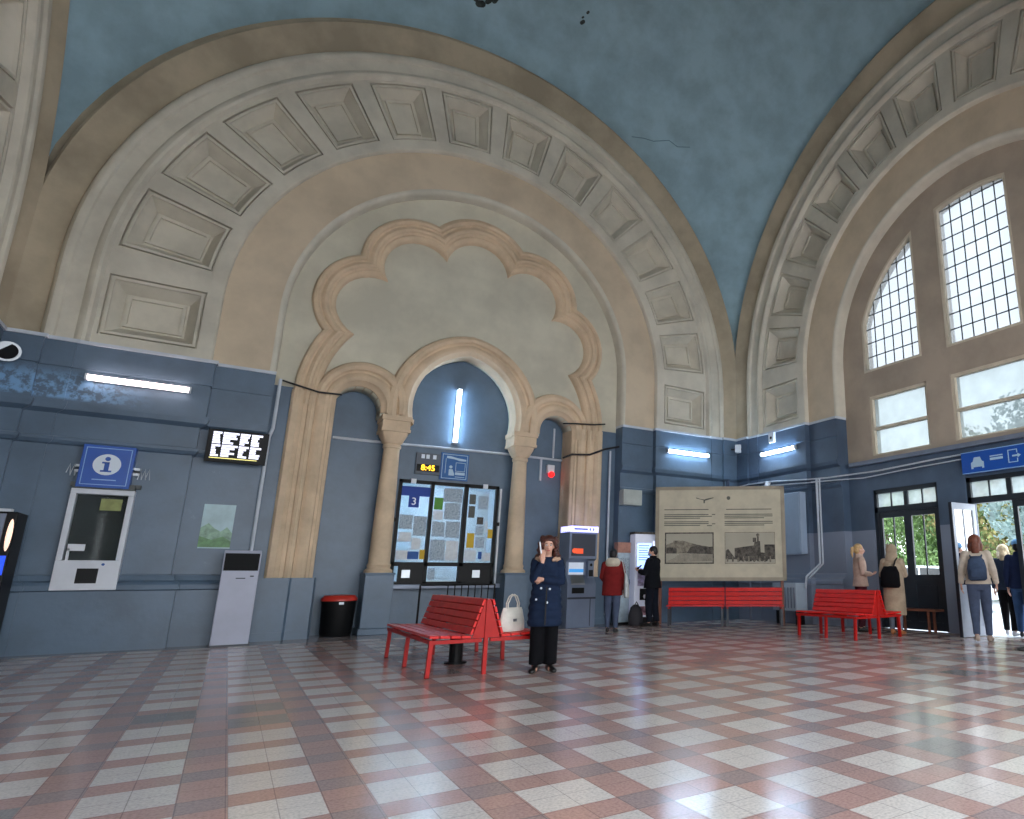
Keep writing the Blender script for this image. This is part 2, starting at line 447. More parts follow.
def big_arch(wallname, trimname, mapf):
    w = struct(ring(wallname, mapf, [(RV+.7, .09, 6.35), (7.21, .0, 6.27), (7.15, -.17, 6.25), (7.12, -.19, 6.23), (7.06, -.16, 6.20), (6.95, -.09, 6.15), (6.82, -.02, 6.08), (6.76, 0, 6.06), (6.72, .015, 6.04)], BROWN, None))
    tr = struct(ring(trimname, mapf, [(6.74, .03, 6.04), (6.72, -.03, 6.04), (6.70, -.09, 6.04), (6.66, -.125, 6.03), (6.60, -.13, 6.03), (6.56, -.11, 6.02), (6.54, -.07, 6.02),
        (6.50, -.055, 6.01), (6.34, -.05, 6.0), (6.32, -.07, 6.0), (6.29, -.10, 6.0), (6.24, -.11, 6.0), (6.20, -.09, 6.0), (6.18, -.04, 6.0), (6.155, 0, 6.0)], PALE, None))
    coffered(mapf, tr)
    ring('intrados_edge', mapf, [(4.605, -.005), (4.59, .0), (4.575, .02), (4.57, .14)], PALE, tr)
    ring('sand_band', mapf, [(4.60, .12), (3.78, .12), (3.72, .125)], BAND, w)
    ring('rounded_rim', mapf, [(3.73, .125), (3.70, .12), (3.67, .13), (3.64, .16), (3.62, .21), (3.61, .45)], PALE, w)
    return w, tr

wallA, trA = big_arch('wall_back', 'trim_1', MA)
wallB, trB = big_arch('wall_right', 'trim_2', MBm)
wallC, trC = big_arch('wall_left', 'trim_3', MC)

# unseen rear wall, added to shape the daylight: solid above, open bays below
rear = [(-7.3, 0), (-7.3, 7.0)]+[(7.4*math.cos(PI-PI*i/40), 6.3+7.4*math.sin(PI*i/40)) for i in range(1, 40)]+[(7.3, 7.0), (7.3, 0)]
bays = [[(-6.2, .0), (-6.2, REAR_H), (-2.3, REAR_H), (-2.3, .0)], [(-1.9, .0), (-1.9, REAR_H), (1.9, REAR_H), (1.9, .0)], [(2.3, .0), (2.3, REAR_H), (6.2, REAR_H), (6.2, .0)]]
ol = [(-7.3, 0), (-7.3, 7.0)]+rear[2:-2]+[(7.3, 7.0), (7.3, 0)]
for bb in reversed(bays): ol += [bb[3], bb[2], bb[1], bb[0]]
struct(link('wall_front_added', plate_mesh('wall_front_added', [ol], .3, lambda u, v, d: Vector((3.85+u, -.9-d, v)), 0), BAND, None))
# dado blocks
PROF = [(0, .10), (.05, .10), (.88, .10), (.90, .135), (.97, .14), (1.01, .12), (1.04, .06), (1.12, .04), (1.13, 0), (3.08, 0), (3.10, .035), (3.15, .06), (3.20, .06), (3.21, .03),
        (3.56, .03), (3.58, .06), (3.62, .12), (3.70, .14), (3.74, .14), (3.75, .09), (4.26, .09), (4.265, .07), (4.295, .07), (4.30, .09), (4.70, .09), (4.705, .09)]
def dado(mb, mapf, u0, u1, d, ret0=False, ret1=False, prof=PROF, back=.55):
    n = len(prof); vs = []
    for z, p in prof: vs.append(mapf(u0-(p if ret0 else 0), z, d-p))
    for z, p in prof: vs.append(mapf(u1+(p if ret1 else 0), z, d-p))
    for z, p in prof: vs.append(mapf(u0-(p if ret0 else 0), z, d+back))
    for z, p in prof: vs.append(mapf(u1+(p if ret1 else 0), z, d+back))
    f = []
    for i in range(n-1):
        f.append((i, i+1, n+i+1, n+i)); f.append((2*n+i, 2*n+i+1, i+1, i)); f.append((n+i, n+i+1, 3*n+i+1, 3*n+i))
    f.append((n-1, 3*n-1, 4*n-1, 2*n-1)); mb.add(vs, f)
def strip(mb, mapf, u0, u1, d, ret0=False, ret1=False):
    p = [(4.70, .10), (4.70, .125), (4.755, .125), (4.765, 0), (4.765, -.2)]
    dado(mb, mapf, u0, u1, d, ret0, ret1, prof=p, back=.55)
BL = [(-7.25, -6.72, -.09, 0, 1), (-6.72, -6.36, -.02, 0, 1), (-6.36, -4.6, .0, 0, 1), (-4.6, -3.62, .14, 0, 0)]
def dado_side(mapf, parent, m, blocks):
    b = MB(); s = MB()
    for u0, u1, d, r0, r1 in blocks:
        dado(b, mapf, u0, u1, d, r0, r1); strip(s, mapf, u0, u1, d, r0, r1)
    obj('painted_dado', b, m, parent); obj('pale_line', s, COLD, parent)
mirror = lambda bl: [(-u1, -u0, d, r1, r0) for u0, u1, d, r0, r1 in bl]
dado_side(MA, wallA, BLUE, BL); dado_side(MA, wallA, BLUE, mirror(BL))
dado_side(MBm, wallB, BLUE2, BL); dado_side(MBm, wallB, BLUE2, mirror(BL))
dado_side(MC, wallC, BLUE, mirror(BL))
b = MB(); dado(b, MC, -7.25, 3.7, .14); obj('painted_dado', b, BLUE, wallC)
b = MB(); b.add([MC(-3.7, 4.7, .4), MC(3.7, 4.7, .4), MC(3.7, 9.75, .4), MC(-3.7, 9.75, .4)], [(0, 1, 2, 3)]); obj('tympanum', b, TYMP, wallC)

# ------------------------------------------------------------------ wall A: tympanum and arcade
XO = -.05   # arcade axis relative to arch axis (x = 3.80)
def MT(u, v, d): return Vector((3.80+u, 14.0+d, v))
def circ_pts(c, r, a0, a1, n):
    return [(c[0]+r*math.cos(a0+(a1-a0)*i/n), c[1]+r*math.sin(a0+(a1-a0)*i/n)) for i in range(n+1)]
def inter(c0, r0, c1, r1, side):
    dx, dy = c1[0]-c0[0], c1[1]-c0[1]; D = math.hypot(dx, dy)
    a = (r0*r0-r1*r1+D*D)/(2*D); h = math.sqrt(max(0, r0*r0-a*a))
    mx, my = c0[0]+a*dx/D, c0[1]+a*dy/D
    return (mx-side*h*dy/D, my+side*h*dx/D)
LOB = [((-.60, 4.55), 2.22, 2.66), ((-2.05, 6.55), .70, 1.13), ((-1.25, 7.60), .70, 1.19), ((0, 7.95), .70, 1.27)]
LOB = LOB + [((-c[0], c[1]), a, b) for c, a, b in reversed(LOB[:3])]
def multifoil(t):
    """t=0 outer edge, 1 inner edge"""
    rs = [b+(a-b)*t for c, a, b in LOB]; cs = [c for c, a, b in LOB]
    cus = [inter(cs[i], rs[i], cs[i+1], rs[i+1], 1) for i in range(6)]
    pts = []
    for i in range(7):
        c, r = cs[i], rs[i]
        p0 = (c[0]-r, c[1]) if i == 0 else cus[i-1]
        p1 = (c[0]+r, c[1]) if i == 6 else cus[i]
        a0 = math.atan2(p0[1]-c[1], p0[0]-c[0]); a1 = math.atan2(p1[1]-c[1], p1[0]-c[0])
        if i == 0: a0 = PI
        if a0 < a1: a0 += 2*PI
        pts += circ_pts(c, r, a0, a1, 16)
    return [(pts[0][0], 4.3)]+pts+[(pts[-1][0], 4.3)]
mfp = [(0, 0), (.0, -.06), (.06, -.10), (.16, -.115), (.25, -.09), (.28, -.05), (.36, -.045), (.40, -.07), (.50, -.09), (.60, -.07), (.64, -.03), (.72, -.01), (.78, -.02), (.88, 0), (.96, .05), (1.0, .16)]
b = MB(); sweep(b, [(multifoil(t), d) for t, d in mfp], MT)
trm = struct(link('trim_4', b.mesh('trim_4'), STONE, auto=35))
# field outside the multifoil
out = arch(3.66, ZC, 4.3); out = [(u+.05, v) for u, v in out]
inn = multifoil(.4)
tym = link('tympanum', plate_mesh('tympanum', [out+list(reversed(inn))], .12, MT, 0), TYMP, wallA)
# spandrel wall with the three arch openings
def small_in(sgn, r=.41, z0=4.3, n=16):
    c = (-2.12, 4.44); p = [(c[0]-r, z0)]+circ_pts(c, r, PI, 0, n)+[(c[0]+r, z0)]
    return p if sgn > 0 else [(-u, v) for u, v in reversed(p)]
def mid(Rr, z0=4.2, n=14, c=.23, zc=4.60, hs=.30):
    a = math.acos(c/Rr); P = []
    for i in range(n+1):
        t = PI+hs-(PI+hs-(PI-a))*i/n; P.append((c+Rr*math.cos(t), zc+Rr*math.sin(t)))
    P = [(P[0][0], z0)]+P
    return P+[(-u, v) for u, v in reversed(P[:-1])]
bot = [(-3.05, 4.3)]+small_in(1)+[(u, max(v, 4.3)) for u, v in mid(1.36, 4.3)]+small_in(-1)+[(3.05, 4.3)]
top = list(reversed(multifoil(.7)))
top = [(u, v) for u, v in top if v > 4.5]
link('inner_tympanum', plate_mesh('inner_tympanum', [bot+top], .5, MT, .13), TYMP, wallA)
# arch mouldings
amp = [(0, .14), (.0, .04), (.06, -.01), (.2, -.04), (.34, -.02), (.40, .03), (.48, .035), (.54, .0), (.68, -.02), (.8, .0), (.86, .05), (.93, .07), (1, .10), (1, .5)]
for sg in (1, -1):
    b = MB()
    def sm(t):
        r = .85+(.41-.85)*t; c = (-2.06+(-.06)*t, 4.5-.06*t)
        return [(sg*u, v) for u, v in [(c[0]-r, 4.3)]+circ_pts(c, r, PI, 0, 24)+[(c[0]+r, 4.35)]]
    sweep(b, [(sm(t), d) for t, d in amp], MT); obj('small_arch', b, STONE, trm, auto=35)
b = MB(); sweep(b, [(mid(1.77+(1.345-1.77)*t, 4.3, c=.15+.08*t, hs=.02+.28*t), d) for t, d in amp], MT); obj('middle_arch', b, STONE, trm, auto=35)
# jambs
JP = [(-3.28, .2), (-3.28, -.05), (-3.24, -.10), (-3.14, -.115), (-3.08, -.07), (-3.06, -.04), (-3.0, -.04), (-2.98, -.07), (-2.93, -.085), (-2.88, -.06), (-2.86, 0), (-2.80, -.03), (-2.72, -.05), (-2.66, -.02),
      (-2.64, .03), (-2.60, .03), (-2.58, .06), (-2.53, .09), (-2.515, .16), (-2.51, .64), (-3.28, .64)]
for sg in (1, -1):
    b = MB(); b.prism([(3.80+sg*u, 14.0+d) for u, d in JP], 'z', 1.07, 4.56); obj('fluted_jamb', b, STONE, trm)
    b = MB(); pp = [(-3.42, .2), (-3.42, -.16), (-2.9, -.16), (-2.86, -.08), (-2.5, -.08), (-2.46, .0), (-2.46, .64), (-3.42, .64)]
    b.prism([(3.80+sg*u, 14.0+d) for u, d in pp], 'z', 0, .14)
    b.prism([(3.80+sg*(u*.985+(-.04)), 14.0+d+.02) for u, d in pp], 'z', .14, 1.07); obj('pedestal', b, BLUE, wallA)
    # pale side strip of wall beside the jamb
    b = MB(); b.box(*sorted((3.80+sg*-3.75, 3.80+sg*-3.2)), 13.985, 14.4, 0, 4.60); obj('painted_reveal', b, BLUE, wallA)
# slender columns
for sg in (1, -1):
    cx = 3.78+sg*-1.37
    b = MB(); st = []
    n = 24
    for z, r in [(1.15, .255), (1.20, .255), (1.22, .24), (1.25, .205), (1.31, .215), (1.35, .195), (2.2, .182), (3.0, .165), (3.66, .150), (3.68, .17), (3.73, .172), (3.75, .155)]:
        st.append([(cx+r*math.copysign(abs(math.cos(2*PI*k/n))**.8, math.cos(2*PI*k/n)), 14.3+r*math.copysign(abs(math.sin(2*PI*k/n))**.8, math.sin(2*PI*k/n)), z) for k in range(n)])
    for z, r in [(3.78, .175), (3.85, .205), (3.93, .245), (3.99, .262)]:
        st.append([(cx+r*max(-1, min(1, 1.25*math.cos(2*PI*k/n))), 14.3+r*max(-1, min(1, 1.25*math.sin(2*PI*k/n))), z) for k in range(n)])
    b.loft(st); b.box(cx-.275, cx+.275, 14.0, 14.6, 3.99, 4.05); b.box(cx-.262, cx+.262, 14.02, 14.6, 4.05, 4.22); b.box(cx-.285, cx+.285, 13.99, 14.6, 4.22, 4.32)
    obj('slender_column', b, STONE, trm, auto=35)
    b = MB(); b.box(cx-.29, cx+.29, 14.0, 14.62, 0, .12); b.box(cx-.26, cx+.26, 14.03, 14.62, .12, 1.12); b.box(cx-.275, cx+.275, 14.02, 14.62, 1.12, 1.16)
    obj('pedestal', b, BLUE, wallA, bevel=.01)
# niche back wall with the ticket window opening
wx0, wx1, wz0, wz1 = 2.68, 4.80, .93, 3.10
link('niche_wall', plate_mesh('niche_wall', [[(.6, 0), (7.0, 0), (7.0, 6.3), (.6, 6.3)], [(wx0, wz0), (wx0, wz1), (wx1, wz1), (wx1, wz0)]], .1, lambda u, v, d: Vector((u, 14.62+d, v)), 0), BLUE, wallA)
# closed shell behind the arcade, office behind the glass
b = MB(); b.box(2.3, 5.2, 14.72, 16.6, .9, 1.0); b.box(2.3, 5.2, 14.72, 16.6, 3.2, 3.3); b.box(2.2, 2.3, 14.72, 16.6, .9, 3.3); b.box(5.2, 5.3, 14.72, 16.6, .9, 3.3); b.box(2.2, 5.3, 16.5, 16.6, .9, 3.3)
obj('office_shell', b, mat('office_wall', (214, 224, 230), .7), wallA)

# ------------------------------------------------------------------ wall B: windows and doors
ww = .4
def rect(u0, u1, v0, v1): return [(u0, v0), (u0, v1), (u1, v1), (u1, v0)]
def arcwin(u0, u1, v0, r, zc=5.85, n=14):
    p = [(u0, v0), (u0, zc+math.sqrt(max(0, r*r-u0*u0)))]
    for i in range(1, n): u = u0+(u1-u0)*i/n; p.append((u, zc+math.sqrt(max(0, r*r-u*u))))
    p += [(u1, zc+math.sqrt(max(0, r*r-u1*u1))), (u1, v0)]
    return p
RW = 3.17
W_UP = [(-2.98, -1.42), (-.81, .81), (1.42, 2.98)]
W_LO = [(-2.92, -1.38), (-.81, .81), (1.38, 2.92)]
D1 = (-2.98, -1.32); D2 = (-.70, .98); D3 = (1.6, 3.1)
uparch = [arcwin(a, b_, 5.70, RW) for a, b_ in W_UP]
lo = [rect(a, b_, 3.72, 5.12) for a, b_ in W_LO]
outB = [(3.66, 0), (-3.66, 0)]+arch(3.66, ZC, 4.3)
bw = link('window_wall', plate_mesh('window_wall', [[(-3.66, 3.55)]+arch(3.66, ZC, 4.3)+[(3.66, 3.55)]]+uparch+lo, .35, MBm, ww), BWALL, wallB)
bd = link('door_wall', plate_mesh('door_wall', [[(D1[1], 0), (D1[1], 2.95), (D1[0], 2.95), (D1[0], 0), (-3.66, 0), (-3.66, 3.55), (3.66, 3.55), (3.66, 0), (D3[1], 0), (D3[1], 2.95), (D3[0], 2.95), (D3[0], 0), (D2[1], 0), (D2[1], 2.95), (D2[0], 2.95), (D2[0], 0)]], .35, MBm, ww-.02), BLUE2, wallB)
b = MB(); b.add([MBm(u, v, d) for u in (-3.5, 3.6) for d in (ww-.14, ww+.05) for v in (3.53, 3.62)], [(0, 1, 3, 2), (4, 6, 7, 5), (0, 4, 5, 1), (1, 5, 7, 3), (2, 3, 7, 6), (0, 2, 6, 4)])
obj('sill_ledge', b, GREYM, wallB)
def offset_poly(p, k):
    n = len(p); cx = sum(q[0] for q in p)/n; cy = sum(q[1] for q in p)/n
    res = []
    for i in range(n):
        a = Vector(p[i-1]); q = Vector(p[i]); c = Vector(p[(i+1) % n])
        e1 = (q-a).normalized(); e2 = (c-q).normalized()
        n1 = Vector((e1.y, -e1.x)); n2 = Vector((e2.y, -e2.x))
        if n1.dot(Vector((cx, cy))-q) < 0: n1 = -n1
        if n2.dot(Vector((cx, cy))-q) < 0: n2 = -n2
        m = (n1+n2); m = m/max(.5, m.length_squared)*2 if m.length > .01 else n1
        res.append(tuple(q+m*k))
    return res
def boxm(mb, mapf, u0, u1, v0, v1, d0, d1):
    mb.add([mapf(u, v, d) for d in (d0, d1) for v in (v0, v1) for u in (u0, u1)], [(0, 1, 3, 2), (4, 6, 7, 5), (0, 4, 5, 1), (1, 5, 7, 3), (3, 7, 6, 2), (2, 6, 4, 0)])
k = 1
LEAD = mat('window_lead', (70, 74, 78), .5, .4)
for (a, b_), p in zip(W_UP, uparch):
    inn_ = offset_poly(p, .05)
    w = struct(link('window_%d' % k, plate_mesh('w', [p, list(reversed(inn_))], .18, MBm, ww-.01), CREAM, None)); k += 1
    gl = MB(); gl.add([MBm(u, v, ww+.13) for u, v in inn_], [tuple(range(len(inn_)))]); obj('pane', gl, FROST, w)
    ld = MB()
    wd = (b_-a-.1); nc = 5 if abs(a) > 1 else 6
    nc = 6
    for i in range(1, nc):
        u = a+.05+wd*i/nc; boxm(ld, MBm, u-.011, u+.011, 5.75, 5.85+math.sqrt(max(0, RW*RW-u*u))-.05, ww+.11, ww+.125)
    v = 5.75+.345
    while v < 9.0:
        rr_ = RW*RW-(v-5.85)**2
        if rr_ > 0:
            hw = math.sqrt(rr_)-.05; u0, u1 = max(a+.05, -hw), min(b_-.05, hw)
            if u1 > u0: boxm(ld, MBm, u0, u1, v-.011, v+.011, ww+.11, ww+.125)
        v += .345
    obj('lead_lattice', ld, LEAD, w)
for (a, b_), p in zip(W_LO, lo):
    fm = MB()
    for q in ((a, a+.07, 3.72, 5.12), (b_-.07, b_, 3.72, 5.12), (a+.07, b_-.07, 5.05, 5.12), (a+.07, b_-.07, 3.72, 3.76), (a+.07, b_-.07, 4.32, 4.38)): boxm(fm, MBm, *q, ww+.05, ww+.18)
    w = struct(obj('window_%d' % k, fm, CREAM)); k += 1
    gl = MB(); gl.add([MBm(u, v, ww+.13) for u, v in rect(a+.05, b_-.05, 3.74, 5.1)], [(0, 1, 2, 3)]); obj('pane', gl, FROSTL, w)

def door_leaf(parent, u0, u1, z0, z1, d, mapf=MBm, gz=1.10, bars=True):
    """leaf between u0,u1: stiles, rails, solid panel below, two tall panes above"""
    f = MB(); w_ = .09; T = .05
    boxm(f, mapf, u0, u0+w_, z0, z1, d, d+T); boxm(f, mapf, u1-w_, u1, z0, z1, d, d+T)
    boxm(f, mapf, u0+w_, u1-w_, z1-.12, z1, d, d+T); boxm(f, mapf, u0+w_, u1-w_, gz-.14, gz, d, d+T); boxm(f, mapf, u0+w_, u1-w_, z0, z0+.16, d, d+T)
    boxm(f, mapf, u0+w_, u1-w_, z0+.1, gz-.05, d+.015, d+.035); boxm(f, mapf, u0+w_+.08, u1-w_-.08, z0+.24, gz-.22, d+.005, d+.04)
    if bars:
        um = (u0+u1)/2; boxm(f, mapf, um-.014, um+.014, gz, z1-.12, d+.01, d+.04)
    leaf = obj('door_leaf', f, DOORP, parent)
    g_ = MB(); g_.add([mapf(u, v, d+.025) for u, v in rect(u0+w_-.01, u1-w_+.01, gz-.01, z1-.11)], [(0, 1, 2, 3)]); obj('pane', g_, CLEAR, leaf)
    return leaf
def door_unit(i, D, leaves):
    f = MB(); u0, u1 = D; d = ww+.06
    boxm(f, MBm, u0, u0+.08, 0, 2.95, d-.02, d+.1); boxm(f, MBm, u1-.08, u1, 0, 2.95, d-.02, d+.1); boxm(f, MBm, u0, u1, 2.86, 2.95, d-.02, d+.1); boxm(f, MBm, u0, u1, 2.44, 2.56, d-.02, d+.1)
    um = (u0+u1)/2; boxm(f, MBm, um-.05, um+.05, 2.5, 2.9, d, d+.08)
    for c in ((u0+um)/2+.02, (um+u1)/2-.02): boxm(f, MBm, c-.014, c+.014, 2.55, 2.88, d+.02, d+.06)
    o = struct(obj('door_%d' % i, f, DOORP))
    g_ = MB(); g_.add([MBm(u, v, d+.04) for u, v in rect(u0+.05, u1-.05, 2.53, 2.88)], [(0, 1, 2, 3)]); obj('pane', g_, FROSTT, o)
    for a, b_, tall in leaves: door_leaf(o, a, b_, 0.01, 2.44, d+.015)
    return o
door_unit(1, D1, [(D1[0]+.08, (D1[0]+D1[1])/2, 1), ((D1[0]+D1[1])/2, D1[1]-.08, 1)])
b = MB()
d2 = door_unit(2, D2, [((D2[0]+D2[1])/2+.02, D2[1]-.08, 1)])
door_unit(3, D3, [(D3[0]+.08, (D3[0]+D3[1])/2, 1), ((D3[0]+D3[1])/2, D3[1]-.08, 1)])
# open leaf of the second doorway, swung into the hall
LP = mat('door_leaf_inner_paint', (176, 186, 200), .4, var=.1)
def ML(u, v, d): return Vector((11.52-u, 6.90+u*.02+d, v))
fl2 = MB()
boxm(fl2, ML, 0, .09, .01, 2.42, 0, .05); boxm(fl2, ML, .67, .76, .01, 2.42, 0, .05); boxm(fl2, ML, .09, .67, 2.30, 2.42, 0, .05); boxm(fl2, ML, .09, .67, .78, .92, 0, .05); boxm(fl2, ML, .09, .67, .01, .17, 0, .05); boxm(fl2, ML, .09, .67, .1, .85, .015, .035); boxm(fl2, ML, .365, .395, .92, 2.30, .01, .04)
le = obj('open_leaf', fl2, LP, d2)
g_ = MB(); g_.add([ML(u, v, .025) for u, v in rect(.08, .68, .9, 2.32)], [(0, 1, 2, 3)]); obj('pane', g_, CLEAR, le)
b = MB(); boxm(b, ML, .757, .775, .01, 2.42, -.005, .055); obj('edge_strip', b, DARKM, le)
b = MB(); b.tube([ML(.70, 1.02, -.05), ML(.70, 1.02, 0)], .012, 8); b.tube([ML(.70, 1.02, -.05), ML(.60, 1.02, -.05)], .011, 8); obj('door_handle', b, STEEL, le)

# ------------------------------------------------------------------ outside
def G(name, rgb, **k): return mat(name, rgb, **k)
b = MB(); b.box(11.5, 60, -40, 60, -.2, -.02); struct(obj('ground_outside', b, mat('pale_paving', (196, 200, 206), .7, var=.1, scale=.6)))
LEAF = [mat('foliage_a', (104, 132, 74), .7, var=.4, scale=2), mat('foliage_b', (150, 172, 168), .7, var=.3, scale=2), mat('foliage_c', (120, 140, 80), .7, var=.4, scale=2, rgb2=(150, 120, 80))]
BARK = mat('bark', (92, 76, 62), .9, var=.3, scale=6)
def tree(name, x, y, h, r, m, label, cat='tree', seed=1, trunk=True, n=6500, z0=None, ls=1.0):
    rnd = random.Random(seed); root = empty(name, (x, y, -.02)); tag(root, label, cat)
    c = MB(); z0 = h*.28 if z0 is None else z0
    cl = [(rnd.uniform(-1, 1)*r*.6, rnd.uniform(-1, 1)*r*.6, z0+rnd.random()*(h-z0-r*.4), r*rnd.uniform(.35, .6)) for _ in range(16)]
    for i in range(n):
        q = cl[rnd.randrange(16)]
        t = rnd.uniform(0, 2*PI); ph = math.acos(rnd.uniform(-1, 1)); rr = q[3]*rnd.uniform(.6, 1.05)
        p = Vector((q[0]+rr*math.sin(ph)*math.cos(t), q[1]+rr*math.sin(ph)*math.sin(t), max(.05, q[2]+rr*math.cos(ph))))
        a = Vector((rnd.gauss(0, 1), rnd.gauss(0, 1), rnd.gauss(0, 1))).normalized(); bb = a.orthogonal().normalized(); e = a.cross(bb); s = rnd.uniform(.06, .13)*ls
        c.add([p+bb*s, p+e*s*.5, p-bb*s, p-e*s*.5], [(0, 1, 2, 3)])
    obj('foliage', c, m, root)
    if trunk:
        t = MB(); t.tube([(0, 0, 0), (.05, .03, z0*.8), (-.04, .06, h*.6)], [.14, .1, .05], 8)
        for k in range(5): q = cl[k]; t.tube([(0, 0, z0*.7), (q[0]*.5, q[1]*.5, (z0+q[2])*.55), (q[0], q[1], q[2])], [.05, .035, .015], 6)
        obj('trunk', t, BARK, root)
    return root
tree('leafy_tree', 23.5, 18.4, 6.5, 2.0, LEAF[0], 'green leafy tree outside, seen through the left leaf of the closed double door', seed=2)
tree('leafy_tree', 24.5, 15.0, 7.0, 2.1, LEAF[2], 'tree with yellowing leaves outside, seen through the right leaf of the closed double door', seed=3)
tree('leafy_tree', 17.6, 8.6, 6.0, 1.7, LEAF[1], 'silvery pale tree outside, seen through the open doorway', seed=4)
tree('leafy_tree', 24.5, 9.2, 7.5, 2.3, LEAF[0], 'taller green tree standing behind the silvery tree outside the doorway', seed=5)
tree('clipped_bush', 22.5, 15.9, 2.2, 1.6, LEAF[0], 'low green bush behind the parked white car', 'bush', seed=6, trunk=False, z0=.3)
tree('leafy_tree', 31, 19.5, 8, 3.6, LEAF[0], 'broad green tree far behind the car, left of the others', seed=7, n=7000, ls=2.0)
tree('leafy_tree', 31, 13.8, 8, 3.4, LEAF[2], 'broad yellowing tree far behind the parked car', seed=8, n=7000, ls=2.0)
tree('leafy_tree', 32, 8.6, 8, 3.4, LEAF[1], 'broad pale tree far off beyond the open doorway', seed=9, n=7000, ls=2.0, z0=.5)
tree('clipped_bush', 28, 17.4, 3.0, 2.6, LEAF[0], 'wide dark bush far behind the parked car, under the broad trees', 'bush', seed=10, trunk=False, z0=.3, ls=1.8)

def car(x, y, rz, m, label):
    root = empty('parked_car', (x, y, -.02), rz); tag(root, label, 'car')
    body = [(-2.1, .35), (-2.15, .62), (-2.05, .82), (-1.55, .90), (-.95, 1.38), (.55, 1.42), (1.15, .98), (1.95, .86), (2.15, .66), (2.15, .34)]
    wh = lambda cx: [(cx+.36*math.cos(t), .32+.36*math.sin(t)) for t in [PI*i/8 for i in range(9)]]
    ol = body+wh(1.32)+wh(-1.28)
    b = MB(); b.prism(ol, 'y', -.82, .82); obj('body', b, m, root, bevel=.05)
    b = MB()
    for s in (-1, 1):
        b = MB(); b.prism([(-1.35, .93), (-.9, 1.3), (-.2, 1.34), (-.2, .93)], 'y', s*.80, s*.835); b.prism([(-.12, .93), (-.12, 1.34), (.5, 1.33), (.98, .96)], 'y', s*.80, s*.835)
        obj('window_glass', b, mat('car_glass', (30, 38, 44), .1), root)
    for cx in (1.32, -1.28):
        for s in (-1, 1):
            b = MB(); b.tube([(cx, s*.66, .32), (cx, s*.84, .32)], .32, 20); w = obj('wheel', b, BLACK, root)
            b = MB(); b.tube([(cx, s*.83, .32), (cx, s*.85, .32)], .19, 14); obj('hubcap', b, STEEL, w)
car(18.8, 13.2, R(97), mat('car_white', (226, 230, 236), .25, var=0), 'white car parked outside, seen through the glass of the closed double door')

# ------------------------------------------------------------------ benches
def slats(mb, p0, p1, n, th, y0, y1, gap=.012):
    """planks from p0 to p1 (x,z section), running along y"""
    p0 = Vector(p0); p1 = Vector(p1); d = (p1-p0)/n; u = d.normalized(); nn = Vector((-u.y, u.x))*th
    for i in range(n):
        a = p0+d*i+u*gap/2; c = p0+d*(i+1)-u*gap/2
        mb.prism([tuple(a), tuple(c), tuple(c+nn), tuple(a+nn)], 'y', y0, y1)
def leg(x, y, z1, parent, m=REDD, r=.022, lean=0):
    b = MB(); b.box(x-r+lean, x+r+lean, y-r, y+r, 0, .01)
    b.add([(x-r+lean, y-r, 0), (x+r+lean, y-r, 0), (x+r+lean, y+r, 0), (x-r+lean, y+r, 0), (x-r, y-r, z1), (x+r, y-r, z1), (x+r, y+r, z1), (x-r, y+r, z1)], [(0, 3, 2, 1), (4, 5, 6, 7), (0, 1, 5, 4), (1, 2, 6, 5), (2, 3, 7, 6), (3, 0, 4, 7)])
    obj('leg', b, m, parent)
def double_bench(x, y, rz, L, label, pedestal=True):
    root = empty('double_bench', (x, y, 0), rz); tag(root, label, 'bench')
    h = L/2
    for s in (-1, 1):
        b = MB(); slats(b, (s*.64, .42), (s*.17, .40), 4, -.03*s if s > 0 else .03, -h, h)
        obj('seat', b, RED, root, bevel=.005)
        b = MB(); slats(b, (s*.17, .43), (s*.035, .83), 5, -.028*s if s < 0 else -.028, -h, h); obj('backrest', b, RED, root, bevel=.005)
        b = MB()
        for yy in (-h+.03, 0, h-.03): b.box(min(s*.62, s*.05), max(s*.62, s*.05), yy-.018, yy+.018, .355, .395)
        b.box(min(s*.60, s*.63), max(s*.60, s*.63), -h, h, .36, .40)
        obj('seat_frame', b, REDD, root)
        for yy in (-h+.05, 0, h-.05): leg(s*.60, yy, .36, root, lean=s*.015)
    for yy in (-h+.03, h-.03):
        b = MB(); b.box(-.022, .022, yy-.022, yy+.022, 0, .83); obj('centre_post', b, REDD, root)
        b = MB(); b.prism([(-.16, .40), (.16, .40), (.03, .82), (-.03, .82)], 'y', yy-.006, yy+.006); obj('end_panel', b, REDD, root)
    if pedestal:
        b = MB(); b.tube([(0, 0, 0), (0, 0, .38)], .085, 16); b.tube([(0, 0, 0), (0, 0, .02)], .14, 16); obj('pedestal', b, BLACK, root)
    return root
double_bench(2.53, 8.93, 0, 2.36, 'long red back-to-back bench mid-floor with a white bag on its right seat')
double_bench(9.46, 8.42, R(1), 1.44, 'short red back-to-back slatted bench near the doors, right of the exhibition board', pedestal=False)
def single_bench(x, y, rz, L, label):
    root = empty('wall_bench', (x, y, 0), rz); tag(root, label, 'bench'); h = L/2
    # runs along local y, faces local -x
    b = MB(); slats(b, (-.22, .42), (.22, .40), 4, .03, -h, h); obj('seat', b, RED, root, bevel=.005)
    b = MB(); slats(b, (.24, .43), (.33, .82), 4, .028, -h, h); obj('backrest', b, RED, root, bevel=.005)
    b = MB()
    for yy in (-h+.05, h-.05): b.box(-.22, .27, yy-.018, yy+.018, .36, .40); b.prism([(.26, .36), (.30, .36), (.38, .82), (.345, .82)], 'y', yy-.015, yy+.015); obj('seat_frame', b, REDD, root); b = MB()
    for yy in (-h+.05, h-.05):
        leg(-.20, yy, .37, root, m=DARKM, lean=-.01); leg(.25, yy, .37, root, m=DARKM, lean=.02)
    return root
